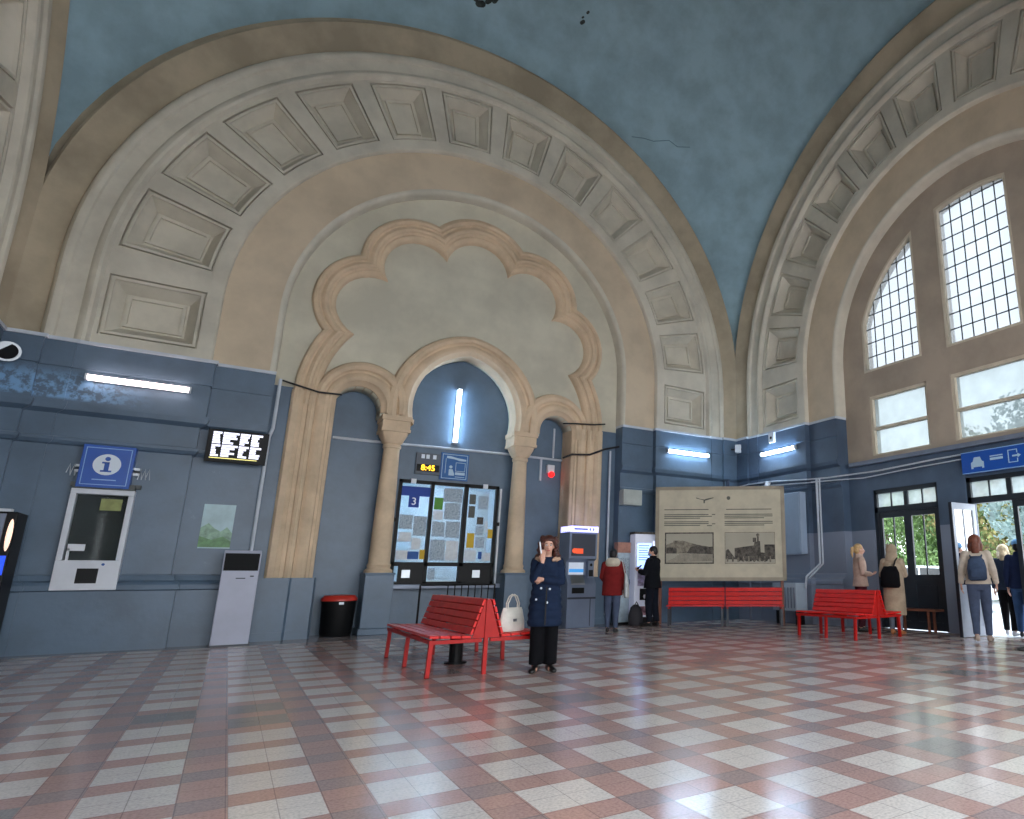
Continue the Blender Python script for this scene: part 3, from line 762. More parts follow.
P0 = Vector((8.06, 12.40)); P1 = Vector((10.02, 10.82)); bu = (P1-P0).normalized(); bn = Vector((-bu.y, bu.x))  # bn points away from camera
ang = math.atan2(bn.y, bn.x)
for k, (t, side) in enumerate(((.60, 'left'), (1.92, 'right'))):
    c = P0+bu*t+bn*.25
    single_bench(c.x, c.y, ang, 1.30, 'red slatted bench under the exhibition board, the %s one of the pair' % side)

# ------------------------------------------------------------------ exhibition board
BP = Vector((8.03, 12.52))+Vector((.30, .43)); LB = 3.02
root = empty('exhibition_board', (BP.x-bu.x*.22, BP.y-bu.y*.22, 0), math.atan2(bu.y, bu.x)); tag(root, 'large beige information board with two old railway photographs, standing in the corner', 'board')
BEI = mat('board_beige', (196, 188, 166), .7, var=.1, scale=3); BEI2 = mat('board_frame', (160, 150, 132), .7, var=.12)
b = MB(); b.box(0, LB, -.02, .02, 1.0, 3.15); pn = obj('panel', b, BEI, root)
b = MB()
for q in ((-.03, .06, .97, 3.18), (LB-.06, LB+.03, .97, 3.18), (-.03, LB+.03, 3.10, 3.18), (-.03, LB+.03, .97, 1.05)): b.box(q[0], q[1], -.04, .03, q[2], q[3])
obj('frame', b, BEI2, root)
for x in (.10, LB-.08): b = MB(); b.box(x-.035, x+.035, -.03, .04, 0, 1.0); obj('leg', b, mat('brown_wood', (122, 74, 56), .6, var=.2, scale=9), root)
def photo_mat(name, kind):
    m = bpy.data.materials.new(name); m.use_nodes = True; nt = m.node_tree; n = nt.nodes; l = nt.links; b = n['Principled BSDF']
    t = n.new('ShaderNodeTexCoord'); mp = n.new('ShaderNodeMapping'); mp.inputs['Scale'].default_value = (2.4, 1, 5) if kind else (1.2, 1, 7)
    no = n.new('ShaderNodeTexNoise'); no.inputs['Scale'].default_value = 1.6; no.inputs['Detail'].default_value = 9
    r = n.new('ShaderNodeValToRGB'); r.color_ramp.elements[0].position = .38; r.color_ramp.elements[0].color = (*s2l((66, 60, 54)), 1); r.color_ramp.elements[1].position = .6; r.color_ramp.elements[1].color = (*s2l((176, 168, 150)), 1)
    l.new(t.outputs['Object'], mp.inputs[0]); l.new(mp.outputs[0], no.inputs['Vector']); l.new(no.outputs['Fac'], r.inputs[0]); l.new(r.outputs[0], b.inputs['Base Color']); b.inputs['Roughness'].default_value = .6
    return m
PSKY = mat('photo_sky', (172, 166, 150), .7, var=.06); PDK = mat('photo_dark', (52, 48, 45), .7, var=.3, scale=14, rgb2=(104, 98, 88)); PMD = mat('photo_mid', (146, 138, 122), .7, var=.3, scale=11, rgb2=(84, 78, 70))
pm = photo_mat('photo_tones', 0)
def fr(name, x0, x1, z0, z1, m, parent, y=-.03, t=.006): b = MB(); b.box(x0, x1, y-t, y, z0, z1); return obj(name, b, m, parent)
# left photo: station yard with tracks and wooded hill
ph = fr('old_photograph', .20, 1.36, 1.36, 2.09, PDK, root, y=-.02); fr('picture_area', .23, 1.33, 1.39, 2.06, PSKY, ph, y=-.026, t=.002)
b = MB(); b.prism([(.23, 1.80), (.4, 1.86), (.62, 1.90), (.9, 1.82), (1.1, 1.78), (1.33, 1.74), (1.33, 1.6), (.23, 1.6)], 'y', -.030, -.028); obj('hill', b, PMD, ph)
b = MB(); b.prism([(.72, 1.60), (.80, 1.74), (.98, 1.80), (1.2, 1.74), (1.33, 1.76), (1.33, 1.58)], 'y', -.0315, -.030); obj('dark_trees', b, PDK, ph); b = MB(); b.box(.24, .48, -.0315, -.030, 1.60, 1.74); obj('shed', b, PDK, ph)
b = MB()
for k in range(7): b.prism([(.24+k*.05, 1.40+k*.028), (.24+k*.05, 1.412+k*.028), (1.32, 1.44+k*.022), (1.32, 1.428+k*.022)], 'y', -.0305, -.029)
b.box(.40, .56, -.0315, -.030, 1.72, 1.90); obj('tracks', b, PMD, ph)
# right photo: steam locomotive with people
ph = fr('old_photograph', 1.62, 2.80, 1.36, 2.09, PMD, root, y=-.02); fr('picture_area', 1.63, 2.79, 1.37, 2.08, PSKY, ph, y=-.026, t=.002)
b = MB(); z = -.030
b.prism([(1.85, 1.50), (1.85, 1.72), (2.3, 1.78), (2.32, 1.86), (2.45, 1.88), (2.46, 1.62), (2.79, 1.58), (2.79, 1.46), (1.64, 1.46), (1.64, 1.66), (1.70, 1.70), (1.76, 1.62)], 'y', z, -.028)
b.box(2.28, 2.36, z, -.028, 1.86, 1.96); b.box(2.38, 2.42, z, -.028, 1.85, 2.0); b.box(2.55, 2.79, z, -.028, 1.55, 1.80)
for k in range(8): c = 1.95+.09*k; b.tube([(c, z, 1.46), (c, -.028, 1.46)], .05, 10)
obj('locomotive', b, PDK, ph)
b = MB()
for k in range(9): c = 1.68+k*.125; b = MB(); b.prism([(c-.018, 1.40), (c-.022, 1.48), (c-.012, 1.50), (c-.014, 1.525), (c, 1.535), (c+.014, 1.525), (c+.012, 1.50), (c+.022, 1.48), (c+.018, 1.40)], 'y', z-.002, z); obj('standing_figure', b, PMD, ph)
b = MB(); b.tube([(2.40, z-.002, 2.02), (2.40, z, 2.02)], .04, 10); obj('steam_puff', b, PMD, ph)
b = MB()
for x0, x1, z0, n in ((.18, 1.24, 2.62, 1), (.18, 1.24, 2.50, 3), (.18, 1.24, 2.33, 3), (1.66, 2.74, 2.62, 1), (1.62, 2.76, 2.50, 3), (1.62, 2.76, 2.33, 3), (1.32, 1.40, 2.50, 2), (1.32, 1.40, 2.28, 2)):
    for k in range(n): b.box(x0, x1-(.2 if k == n-1 and n > 1 else 0), -.022, -.02, z0-k*.042, z0-k*.042+.020)
obj('printed_lines', b, INK, root)
b = MB(); b.prism([(.94, 2.92), (1.06, 2.88), (1.14, 2.87), (1.2, 2.89), (1.36, 2.92), (1.36, 2.90), (1.16, 2.84), (1.15, 2.78), (1.12, 2.78), (1.12, 2.85), (.94, 2.90)], 'y', -.024, -.02); obj('winged_emblem', b, INK, root)
b = MB(); b.tube([(1.72, -.024, 2.90), (1.72, -.02, 2.90)], .045, 14); obj('round_seal', b, INK, root)

# ------------------------------------------------------------------ lamps
def strip_lamp(loc, rz, L, m, label, vert=False, housing=True):
    root = empty('fluorescent_lamp', loc, rz); tag(root, label, 'lamp')
    M_ = Matrix.Rotation(R(90), 4, 'Y') if vert else None
    b = MB(); b.box(-L/2-.03, L/2+.03, -.035, 0, -.05, .05, M_); b.box(-L/2-.03, -L/2, -.10, 0, -.045, .045, M_); b.box(L/2, L/2+.03, -.10, 0, -.045, .045, M_); obj('housing', b, WHITE, root)
    b = MB(); b.tube([(-L/2, -.068, 0), (L/2, -.068, 0)], .034, 14, M_); obj('tube', b, m, root)
strip_lamp((3.85-5.43, 13.51, 4.17), 0, 1.26, TUBEW, 'pinkish white fluorescent strip lamp on the blue wall above the information sign')
strip_lamp((3.74, 14.62, 4.62), 0, 1.22, TUBE, 'upright fluorescent strip lamp under the pointed arch above the ticket window', vert=True)
strip_lamp((9.33, 13.51, 4.20), 0, 1.26, TUBE, 'horizontal fluorescent strip lamp on the blue wall above the exhibition board')
strip_lamp((11.01, 11.80, 4.18), R(-90), 1.22, TUBE, 'fluorescent strip lamp on the side wall, right of the corner above the board')
strip_lamp((3.6, 14.98, 3.2), 0, 1.5, TUBE, 'fluorescent strip lamp inside the ticket office')
bpy.data.objects['fluorescent_lamp.004'].rotation_euler = (R(90), 0, 0)

# ------------------------------------------------------------------ ticket window
root = empty('ticket_window', ((wx0+wx1)/2, 14.64, .84)); tag(root, 'dark framed three-pane ticket window covered in notices between the two slender columns', 'window')
def tw(name, x0, x1, z0, z1, y0, y1, m, parent=root): b = MB(); b.box(x0-3.74, x1-3.74, y0-14.64, y1-14.64, z0-.84, z1-.84); return obj(name, b, m, parent)
b = MB()
for q in ((wx0, wx0+.06, .93, 3.10), (wx1-.06, wx1, .93, 3.10), (wx0, wx1, 3.03, 3.10), (wx0, wx1, .93, .98), (3.32, 3.39, .95, 3.08), (4.03, 4.12, .95, 3.08), (wx0, wx1, 1.30, 1.38)): b.box(q[0]-3.74, q[1]-3.74, -.08, .02, q[2]-.84, q[3]-.84)
obj('frame', b, BLACK, root)
for x0, x1 in ((2.74, 3.32), (3.39, 4.03), (4.12, 4.74)):
    b = MB(); b.box(x0-3.74, x1-3.74, -.03, -.022, 1.38-.84, 3.03-.84); obj('pane', b, CLEAR, root)
for x0, x1 in ((2.83, 3.32), (4.12, 4.74)): tw('dark_hatch', x0, x1, .98, 1.30, 14.58, 14.63, BLACK)
b = MB(); b.box(3.39-3.74, 4.03-3.74, -.03, -.022, .98-.84, 1.30-.84); obj('pane', b, CLEAR, root)
for x in (2.68, 4.80): tw('hinge', x-.05, x+.05, 2.20, 2.28, 14.53, 14.58, BLACK)
for x in (2.95, 4.48): tw('clip', x-.05, x+.05, 3.02, 3.12, 14.53, 14.57, WHITEP)
for x in (2.98, 4.42): tw('speaking_plate', x-.08, x+.08, 1.06, 1.22, 14.565, 14.58, STEEL)
b = MB(); b.box(wx0-.1-3.74, wx1+.1-3.74, -.30, .02, 0, .09); obj('sill', b, GREYM, root, bevel=.01)
tw('white_post', wx1+.03, wx1+.07, .93, 3.05, 14.57, 14.62, WHITEP)
def stick(name, x0, x1, z0, z1, m, label, group=None, y=14.605, t=.003):
    b = MB(); b.box(-(x1-x0)/2, (x1-x0)/2, -t, 0, 0, z1-z0); o = obj(name, b, m); o.location = ((x0+x1)/2, y, z0); tag(o, label, 'notice', group); return o
GN = 'paper notices on the ticket window'
for q_, lb, k in (
    ((2.76, 3.02, 2.06, 2.36), 'grey printed sheet in the left pane, left of centre, under the blue banner', 1),
    ((3.04, 3.30, 1.92, 2.34), 'tall grey printed sheet at the right side of the left pane', 1),
    ((2.76, 3.00, 1.42, 1.62), 'white sheet in the bottom left corner of the left pane', 0),
    ((2.78, 3.02, 1.80, 2.0), 'white sheet at the left of the left pane, below its middle', 0),
    ((3.04, 3.22, 1.64, 1.88), 'white sheet low in the left pane, just above the dark blue notice', 0),
    ((3.60, 4.00, 2.68, 2.98), 'wide grey printed sheet at the top of the middle pane', 1),
    ((3.64, 3.98, 2.30, 2.66), 'large grey printed sheet right of the green notice, middle pane', 1),
    ((3.42, 3.62, 2.28, 2.48), 'small white sheet directly under the green notice, middle pane', 0),
    ((3.42, 3.68, 1.92, 2.24), 'grey printed sheet at the left, halfway down the middle pane', 1),
    ((3.70, 4.00, 1.90, 2.26), 'grey printed sheet at the right, halfway down the middle pane', 1),
    ((3.42, 3.72, 1.42, 1.86), 'large grey printed sheet at the bottom left of the middle pane', 1),
    ((3.74, 4.00, 1.42, 1.84), 'large white sheet at the bottom right of the middle pane', 0),
    ((4.36, 4.58, 2.56, 2.86), 'grey printed sheet at the top of the right pane beside the dark picture sheets', 1),
    ((4.34, 4.52, 1.98, 2.18), 'grey printed sheet in the middle of the right pane below the dark square', 1),
    ((4.54, 4.61, 2.04, 2.30), 'narrow white sheet left of the small yellow notice, right pane', 0),
    ((4.14, 4.40, 1.42, 1.66), 'white sheet at the bottom left of the right pane, under the yellow notice', 0),
    ((4.36, 4.56, 1.70, 1.94), 'grey printed sheet right of the larger yellow notice, right pane', 1),
    ((4.54, 4.72, 1.42, 1.60), 'white sheet in the bottom right corner of the right pane', 0),
    ((3.42, 3.56, 1.02, 1.26), 'small grey printed sheet in the low middle hatch of the ticket window', 1),
    ):
    stick('paper_notice', *q_, PAPER2 if k else PAPER, lb, GN)
stick('paper_notice', 3.42, 3.60, 2.50, 2.76, GREEN, 'green notice at the upper left of the middle pane of the ticket window', y=14.602)
stick('paper_notice', 4.17, 4.33, 1.70, 2.02, YELLOW, 'yellow notice with a dark triangle low on the right pane of the ticket window', y=14.602)
stick('paper_notice', 4.62, 4.73, 1.92, 2.12, YELLOW, 'small yellow notice at the right edge of the right pane of the ticket window', y=14.602)
stick('paper_notice', 3.22, 3.32, 1.44, 1.64, YELLOW, 'small yellow notice at the bottom right of the left pane of the ticket window', y=14.602)
stick('paper_notice', 2.98, 3.20, 1.44, 1.60, INKB, 'small dark blue notice at the bottom of the left pane of the ticket window', y=14.602)
stick('paper_notice', 4.16, 4.30, 2.66, 2.88, INK, 'dark grey picture sheet at the upper left of the right pane of the ticket window', y=14.602)
stick('paper_notice', 4.16, 4.30, 2.36, 2.62, INK, 'lower of the two dark picture sheets on the right pane of the ticket window', y=14.602)
stick('paper_notice', 4.36, 4.50, 2.22, 2.38, PDK, 'small dark square sheet in the middle of the right pane of the ticket window', y=14.600)
stick('paper_notice', 4.44, 4.52, 1.46, 1.62, INKB, 'narrow dark blue slip at the bottom of the right pane of the ticket window', y=14.600)
# window number banner
root = empty('number_banner', (3.03, 14.602, 2.52)); tag(root, 'blue banner with a white 3 at the top of the left ticket window pane', 'sign')
b = MB(); b.prism([(-.29, .24), (-.29, .44), (.29, .44), (.29, .24), (.08, .24), (.08, 0), (-.13, 0), (-.13, .24)], 'y', -.004, 0); obj('banner', b, SIGNB if 0 else mat('banner_blue', (20, 62, 150), .6, var=.05), root)
o = link('number', text_mesh('3', .22, .002), SIGNW, root); o.location = (-.025, -.006, .12); o.rotation_euler = (R(90), 0, 0)
# LED number display
root = empty('led_display', (3.21, 14.62, 3.24)); tag(root, 'small black display with yellow glowing digits, left of the pictogram sign over the ticket window', 'display')
b = MB(); b.box(-.25, .25, -.07, 0, 0, .46); obj('case', b, mat('display_case', (84, 92, 104), .5), root)
b = MB(); b.box(-.23, .23, -.075, -.07, .06, .21); obj('screen', b, BLACK, root)
b = MB()
for x in (-.12, -.02, .12): b = MB(); b.box(x-.035, x+.035, -.074, -.07, .34, .43); obj('upper_mark', b, SIGNW, root)
o = link('digits', text_mesh('8:45', .17, .002), mat('led_yellow', (255, 200, 40), .5, var=0, emit=(255, 190, 40), estr=3.0), root); o.location = (.0, -.078, .135); o.rotation_euler = (R(90), 0, 0)
# pictogram sign
root = empty('pictogram_sign', (3.77, 14.62, 3.16)); tag(root, 'square blue sign with a white ticket clerk pictogram hanging above the ticket window', 'sign')
b = MB(); b.box(-.30, .30, -.05, 0, 0, .60); obj('board', b, mat('pictogram_blue', (34, 98, 164), .5, var=.1), root)
b = MB()
for q in ((-.27, .27, .56, .572), (-.27, .27, .028, .04), (-.27, -.258, .03, .57), (.258, .27, .03, .57), (.02, .23, .20, .212), (.02, .03, .2, .40), (.22, .23, .2, .40), (.02, .23, .39, .40), (.02, .23, .12, .18), (-.20, -.19, .14, .48), (.02, .23, .07, .082)): b.box(q[0], q[1], -.056, -.05, q[2], q[3])
b.prism([(-.18, .48), (-.02, .47), (.10, .44), (.24, .44), (.24, .48), (.05, .50), (-.10, .53), (-.18, .53)], 'y', -.056, -.05)
b.prism([(-.12, .10), (-.12, .24), (-.04, .24), (.0, .14), (.0, .10)], 'y', -.056, -.05); b.tube([(-.08, -.056, .29), (-.08, -.05, .29)], .035, 12)
obj('pictogram', b, mat('pictogram_line', (176, 206, 226), .5, var=0), root)
# queue railing
root = empty('queue_railing', (3.7, 13.95, 0)); tag(root, 'thin black metal railing in front of the ticket counter', 'railing')
b = MB(); b.tube([(-.55, 0, .92), (.95, 0, .92)], .018, 8); obj('rail', b, BLACK, root)
b = MB(); b.tube([(-.55, 0, .12), (.95, 0, .12)], .014, 8); obj('rail', b, BLACK, root)
for i in range(9):
    b = MB(); x = -.15+i*.1375 if i else -.55; b.tube([(x, 0, 0 if i in (0, 8) else .12), (x, 0, .92)], .012 if i not in (0, 8) else .02, 8); obj('bar', b, BLACK, root)

# ------------------------------------------------------------------ information counter, sign, screen, poster, terminal
root = empty('information_window', (-1.74, 13.6, .90)); tag(root, 'white framed information counter window with dark glass, under the blue i sign', 'window')
b = MB()
for q in ((-.37, -.30, .44, 1.44), (.30, .37, .44, 1.44), (-.37, .37, 0, .44), (-.37, .37, 1.44, 1.52)): b.box(q[0], q[1], -.16, .0, q[2], q[3])
obj('frame', b, WHITE, root, bevel=.008)
b = MB(); b.box(-.30, .30, -.012, -.001, .44, 1.44); obj('dark_interior', b, mat('dark_room', (22, 30, 32), .6), root)
b = MB(); b.box(-.30, .30, -.11, -.104, .44, 1.44); obj('pane', b, CLEAR, root)
b = MB(); b.box(-.11, .13, -.165, -.16, .10, .32); obj('tray_opening', b, BLACK, root)
b = MB(); b.box(-.27, -.24, -.14, -.11, .44, .62); b.box(-.27, -.08, -.14, -.11, .58, .68); obj('small_box', b, WHITEP, root)
b = MB(); b.box(-.01, .24, -.118, -.112, 1.20, 1.38); obj('lit_notice', b, mat('faded_yellow_notice', (150, 156, 100), .7, var=.2, scale=8), root)
b = MB(); b.tube([(.17, -.165, .38), (.17, -.16, .38)], .02, 10); obj('button', b, INKB, root)
b = MB(); b.box(-.36, .36, -.18, .0, 1.52, 1.60); b.box(-.40, .42, -.10, -.0, 1.56, 1.62); obj('shutter_box', b, mat('weathered_wood', (96, 100, 100), .8, var=.3, scale=8), root)
root = empty('information_sign', (-1.76, 13.6, 2.44)); tag(root, 'square blue sign with a white letter i in a disc above the information window', 'sign')
b = MB(); b.box(-.31, .31, -.20, -.02, 0, .66); obj('light_box', b, SIGNB, root, bevel=.006)
b = MB()
for q in ((-.27, .27, .61, .62), (-.27, .27, .04, .05), (-.27, -.26, .04, .62), (.26, .27, .04, .62), (-.14, .14, .115, .13)): b.box(q[0], q[1], -.206, -.20, q[2], q[3])
obj('white_lines', b, mat('sign_pale_line', (150, 190, 230), .5, var=0), root)
b = MB(); b.tube([(0, -.208, .36), (0, -.20, .36)], .165, 32); dc = obj('disc', b, SIGNW, root)
b = MB(); b.tube([(0, -.214, .45), (0, -.208, .45)], .033, 14); b.box(-.028, .028, -.214, -.208, .26, .40); b.box(-.06, .028, -.214, -.208, .375, .40); b.box(-.065, .065, -.214, -.208, .245, .27); obj('letter_i', b, SIGNB, dc)
b = MB()
for s in (-1, 1): b = MB(); b.tube([(s*.31, -.10, .3), (s*.38, -.03, .3)], .02, 8); b.box(s*.33-.05, s*.33+.05, -.04, 0, .24, .36); obj('bracket', b, STEEL, root)
WIRE = mat('chalk_white', (190, 198, 205), .6)
for s, lb in ((-1, 'loops of white wire on the blue wall left of the information sign'), (1, 'loops of white wire on the blue wall right of the information sign')):
    b = MB()
    for i in range(3): x = -1.76+s*(.37+.05*i); b.tube([(x, 13.58, 2.62+.02*i), (x+.03, 13.575, 2.80), (x+.05, 13.58, 2.62)], .007, 6)
    tag(obj('wire_loops', b, WIRE), lb, 'wire')
# departures screen
root = empty('departures_screen', (-.16, 13.74, 3.0)); tag(root, 'black flat screen showing rows of white departures text, high on the blue wall', 'screen')
root.rotation_euler = (R(6), 0, 0)
b = MB(); b.box(-.43, .43, -.24, -.18, .02, .58); obj('bezel', b, BLACK, root, bevel=.006)
TXW = mat('screen_text', (225, 225, 240), .5, var=0, emit=(225, 225, 245), estr=.9); TXY = mat('screen_yellow', (220, 210, 120), .5, var=0, emit=(225, 215, 130), estr=.8)
rows = [(-.36, .36)]
b = MB(); rr = random.Random(5)
for (z0, z1) in ((.34, .54), (.12, .32)):
    for x0, x1 in ((-.36, -.24), (-.22, .0), (.02, .16), (.18, .34)):
        z = z1
        k = 0
        while z > z0+.02:
            w_ = (x1-x0)*(1 if k < 1 else rr.uniform(.45, .95)); h_ = .034
            b.box(x0, x0+w_, -.246, -.24, z-h_, z); z -= .042; k += 1
obj('text_rows', b, TXW, root)
b = MB(); b.box(-.37, .30, -.246, -.24, .085, .10); obj('bottom_line', b, TXY, root)
b = MB(); b.box(-.05, .05, -.18, 0.02, .2, .4); obj('bracket', b, DARKM, root)
# poster
root = empty('landscape_poster', (-.26, 13.735, 1.56)); tag(root, 'poster of green mountains under a pale sky on the blue wall above the grey terminal', 'poster')
b = MB(); b.box(-.22, .22, -.008, 0, 0, .74); obj('sheet', b, mat('poster_sky', (176, 202, 208), .5, var=.15, scale=3), root)
b = MB(); b.prism([(-.22, .02), (-.22, .34), (-.12, .42), (-.04, .34), (.06, .28), (.14, .36), (.22, .26), (.22, .02)], 'y', -.011, -.008); obj('mountains', b, mat('poster_green', (140, 172, 150), .5, var=.4, scale=9), root)
b = MB(); b.prism([(-.22, .02), (-.22, .20), (-.05, .14), (.1, .2), (.22, .12), (.22, .02)], 'y', -.013, -.011); obj('meadow', b, mat('poster_meadow', (104, 146, 100), .5, var=.3, scale=12), root)
# self-service terminal
root = empty('ticket_terminal', (.16, 13.36, 0)); tag(root, 'tall light grey self-service terminal with a black screen standing against the blue wall', 'terminal')
b = MB(); b.prism([(-.18, 0), (.14, 0), (.14, 1.42), (.08, 1.52), (-.10, 1.52), (-.16, 1.42)], 'x', -.255, .255); obj('body', b, mat('terminal_grey', (176, 180, 198), .45, var=.05), root, bevel=.012)
b = MB(); b.box(-.235, .235, -.176, -.155, 1.19, 1.47); obj('screen', b, mat('glossy_black', (7, 9, 12), .5, spec=.12), root)
b = MB(); b.box(-.05, .08, -.182, -.168, 1.06, 1.075); b.box(.14, .19, -.182, -.168, 1.09, 1.11); obj('slots', b, DARKM, root)
b = MB(); b.box(-.27, .27, -.20, .16, 0, .03); obj('foot', b, DARKM, root)

# vending machine at the left edge
root = empty('vending_machine', (-2.91, 13.0, 0)); tag(root, 'black vending machine with grey trim and glowing side handle at the left edge', 'vending machine')
b = MB(); b.box(-.30, .43, -.20, .35, 0, 1.98); obj('cabinet', b, BLACK, root, bevel=.02)
b = MB(); b.box(-.27, .24, -.215, -.20, .95, 1.90); obj('glass_front', b, mat('glossy_black', (7, 9, 12), .5, spec=.12), root)
b = MB(); b.box(.26, .32, -.225, -.20, .86, 1.95); obj('grey_trim', b, GREYM, root)
b = MB(); b.ball((.39, -.21, 1.66), (.03, .04, .22)); obj('handle_lamp', b, mat('handle_glow', (250, 210, 190), .4, var=0, emit=(255, 214, 190), estr=.8), root)
b = MB(); b.box(.34, .41, -.215, -.2, 1.12, 1.38); obj('blue_panel', b, mat('blue_glow', (30, 70, 200), .4, var=0, emit=(30, 70, 220), estr=.9), root)
b = MB(); b.box(-.26, .20, -.215, -.20, .3, .62); obj('delivery_flap', b, GREYM, root)
b = MB(); b.tube([(.22, -.226, .70), (.22, -.20, .70)], .06, 12); b.tube([(.22, -.226, .54), (.22, -.2, .54)], .05, 12); obj('white_mark', b, SIGNW, root)
b = MB(); b.box(-.25, -.02, -.22, -.215, 1.64, 1.655); b.box(-.25, .02, -.22, -.215, 1.58, 1.59); obj('lit_text', b, YELLOW, root)
b = MB(); b.box(.20, .33, -.05, .05, 1.98, 2.03); tag(obj('small_white_box', b, WHITEP), 'small white box lying on top of the vending machine', 'box'); bpy.data.objects['small_white_box'].location = (-2.91, 13.0, 0)

# litter bin
root = empty('litter_bin', (1.79, 14.28, 0)); tag(root, 'black litter bin with a red lid in the left niche of the arcade', 'bin')
b = MB(); b.ell([(0, 0, 0, .25, .22), (0, 0, .04, .27, .24), (0, 0, .60, .29, .26), (0, 0, .64, .30, .27)], 28); obj('body', b, BLACK, root, auto=40)
b = MB(); b.ell([(0, 0, .64, .31, .28), (0, 0, .68, .31, .28), (0, 0, .74, .26, .23), (0, 0, .75, .12, .1)], 28); obj('lid', b, mat('lid_red', (196, 50, 36), .4), root, auto=40)
b = MB(); b.box(-.03, .05, -.272, -.25, .58, .62); obj('latch', b, STEEL, root)

# cash machine
root = empty('cash_machine', (6.32, 13.25, 0)); root.scale = (.84, 1, 1); tag(root, 'grey cash machine with a lit header, orange logo and screen beside the woman in navy', 'cash machine')
ATM = mat('atm_grey', (112, 124, 146), .4, .1, var=.06); ATMD = mat('atm_dark', (44, 50, 66), .4, var=.05)
b = MB(); b.prism([(-.05, 0), (.5, 0), (.5, 2.08), (-.05, 2.08), (-.05, 1.46), (.08, 1.40), (.08, 1.12), (-.05, .92)], 'x', -.40, .40); obj('cabinet', b, ATM, root, bevel=.01)
b = MB(); b.box(-.40, .40, -.09, .45, 2.04, 2.17); hd = obj('lit_header', b, mat('header_glow', (170, 170, 255), .4, var=0, emit=(176, 176, 255), estr=1.5), root)
b = MB(); b.box(-.3, .08, -.095, -.09, 2.09, 2.12); b.box(.14, .17, -.095, -.09, 2.08, 2.13); b.box(.24, .27, -.095, -.09, 2.08, 2.13); obj('header_text', b, INKB, hd)
b = MB(); b.box(-.34, .34, -.07, -.05, 1.52, 2.0); tp = obj('top_panel', b, ATMD, root)
b = MB(); b.ball((-.26, -.075, 1.63), (.07, .01, .055)); b.box(-.22, -.02, -.08, -.07, 1.57, 1.68); obj('orange_logo', b, mat('orange_logo_red', (236, 84, 40), .4, var=0, emit=(236, 84, 40), estr=.45), tp)
b = MB(); b.box(-.33, .08, .05, .08, 1.12, 1.38); sc_ = obj('screen', b, mat('atm_screen', (200, 205, 215), .3, var=.1, emit=(190, 200, 220), estr=.35), root)
b = MB(); b.box(-.33, .08, .045, .05, 1.17, 1.24); obj('blue_bar', b, mat('screen_blue', (60, 150, 220), .4, var=0, emit=(60, 150, 220), estr=.5), sc_)
b = MB(); b.prism([(-.06, .90), (-.06, .94), (.07, 1.12), (.09, 1.10)], 'x', -.30, .08); obj('keypad_shelf', b, STEEL, root)
b = MB(); b.box(-.28, .06, -.065, -.05, .72, .84); obj('cash_slot', b, BLACK, root)
b = MB(); b.box(.18, .34, -.02, .08, 1.05, 1.42); cr = obj('card_panel', b, ATM, root)
b = MB(); b.tube([(.26, -.026, 1.33), (.26, -.02, 1.33)], .035, 12); b.box(.20, .32, -.026, -.02, 1.08, 1.22); obj('card_reader', b, BLACK, cr)
b = MB(); b.box(-.40, .40, -.06, -.045, .60, .64); b.box(.24, .26, -.056, -.05, 0.03, .60); obj('door_seams', b, ATMD, root)

# info totem (tall lit vending totem) and pale machine behind
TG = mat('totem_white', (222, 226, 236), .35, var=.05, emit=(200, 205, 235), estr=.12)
root = empty('lit_totem', (7.98, 13.40, 0), R(-8)); tag(root, 'tall white machine with a glowing bluish screen, man in black standing at it', 'machine')
b = MB(); b.box(-.26, .26, -.12, .22, .16, 2.06); obj('cabinet', b, TG, root, bevel=.015)
b = MB(); b.box(-.27, .27, -.13, .23, 0.0, .16); obj('base', b, BLACK, root)
b = MB(); b.box(-.27, .27, -.14, .2, 2.06, 2.11); obj('top_cap', b, PDK, root)
b = MB(); b.box(-.20, .16, -.13, -.12, 1.26, 1.84); sc_ = obj('screen', b, mat('totem_screen', (150, 180, 255), .3, var=.2, scale=5, emit=(160, 190, 255), estr=1.4), root)
b = MB()
for i in range(7): b.box(-.17, .10-.02*(i % 3), -.135, -.13, 1.78-i*.055, 1.795-i*.055)
obj('screen_lines', b, INKB, sc_)
b = MB(); b.box(-.18, .20, -.128, -.12, .86, 1.20); obj('sticker_field', b, mat('violet_stickers', (190, 180, 214), .5, var=.4, scale=14), root)
b = MB(); b.box(-.12, .12, -.13, -.12, .54, .80); tr_ = obj('tray', b, BLACK, root)
b = MB(); b.ball((0, -.13, .62), (.035, .02, .05)); obj('cup', b, SIGNW, tr_)
b = MB(); b.box(-.22, .22, -.128, -.12, .20, .40); obj('colour_strip', b, mat('red_blue_print', (190, 150, 160), .5, var=.3, scale=9, rgb2=(110, 60, 80)), root)
b = MB(); b.box(.20, .24, -.125, -.12, .3, 1.9); obj('light_edge', b, mat('light_edge', (230, 235, 255), .4, var=0, emit=(210, 215, 255), estr=1.0), root)
root = empty('pale_machine', (7.50, 13.50, 0)); tag(root, 'narrow pale grey machine with a salmon top between the cash machine and the lit totem', 'machine')
b = MB(); b.box(-.16, .16, -.02, .14, .05, 1.62); obj('cabinet', b, mat('pale_blue_enamel', (180, 198, 210), .4, var=.2, scale=7), root, bevel=.01)
b = MB(); b.box(-.17, .17, -.04, .14, 1.62, 1.86); obj('top_box', b, mat('salmon_print', (176, 128, 112), .6, var=.2, scale=9), root)
b = MB(); b.box(-.14, .14, -.03, -.02, .9, 1.5); obj('front_panel', b, PAPER2, root)
b = MB(); b.box(-.17, .17, -.04, .14, 0, .05); obj('base', b, BLACK, root)
root = empty('backpack', (7.55, 12.95, 0)); tag(root, 'dark rucksack on the floor beside the lit machine', 'bag')
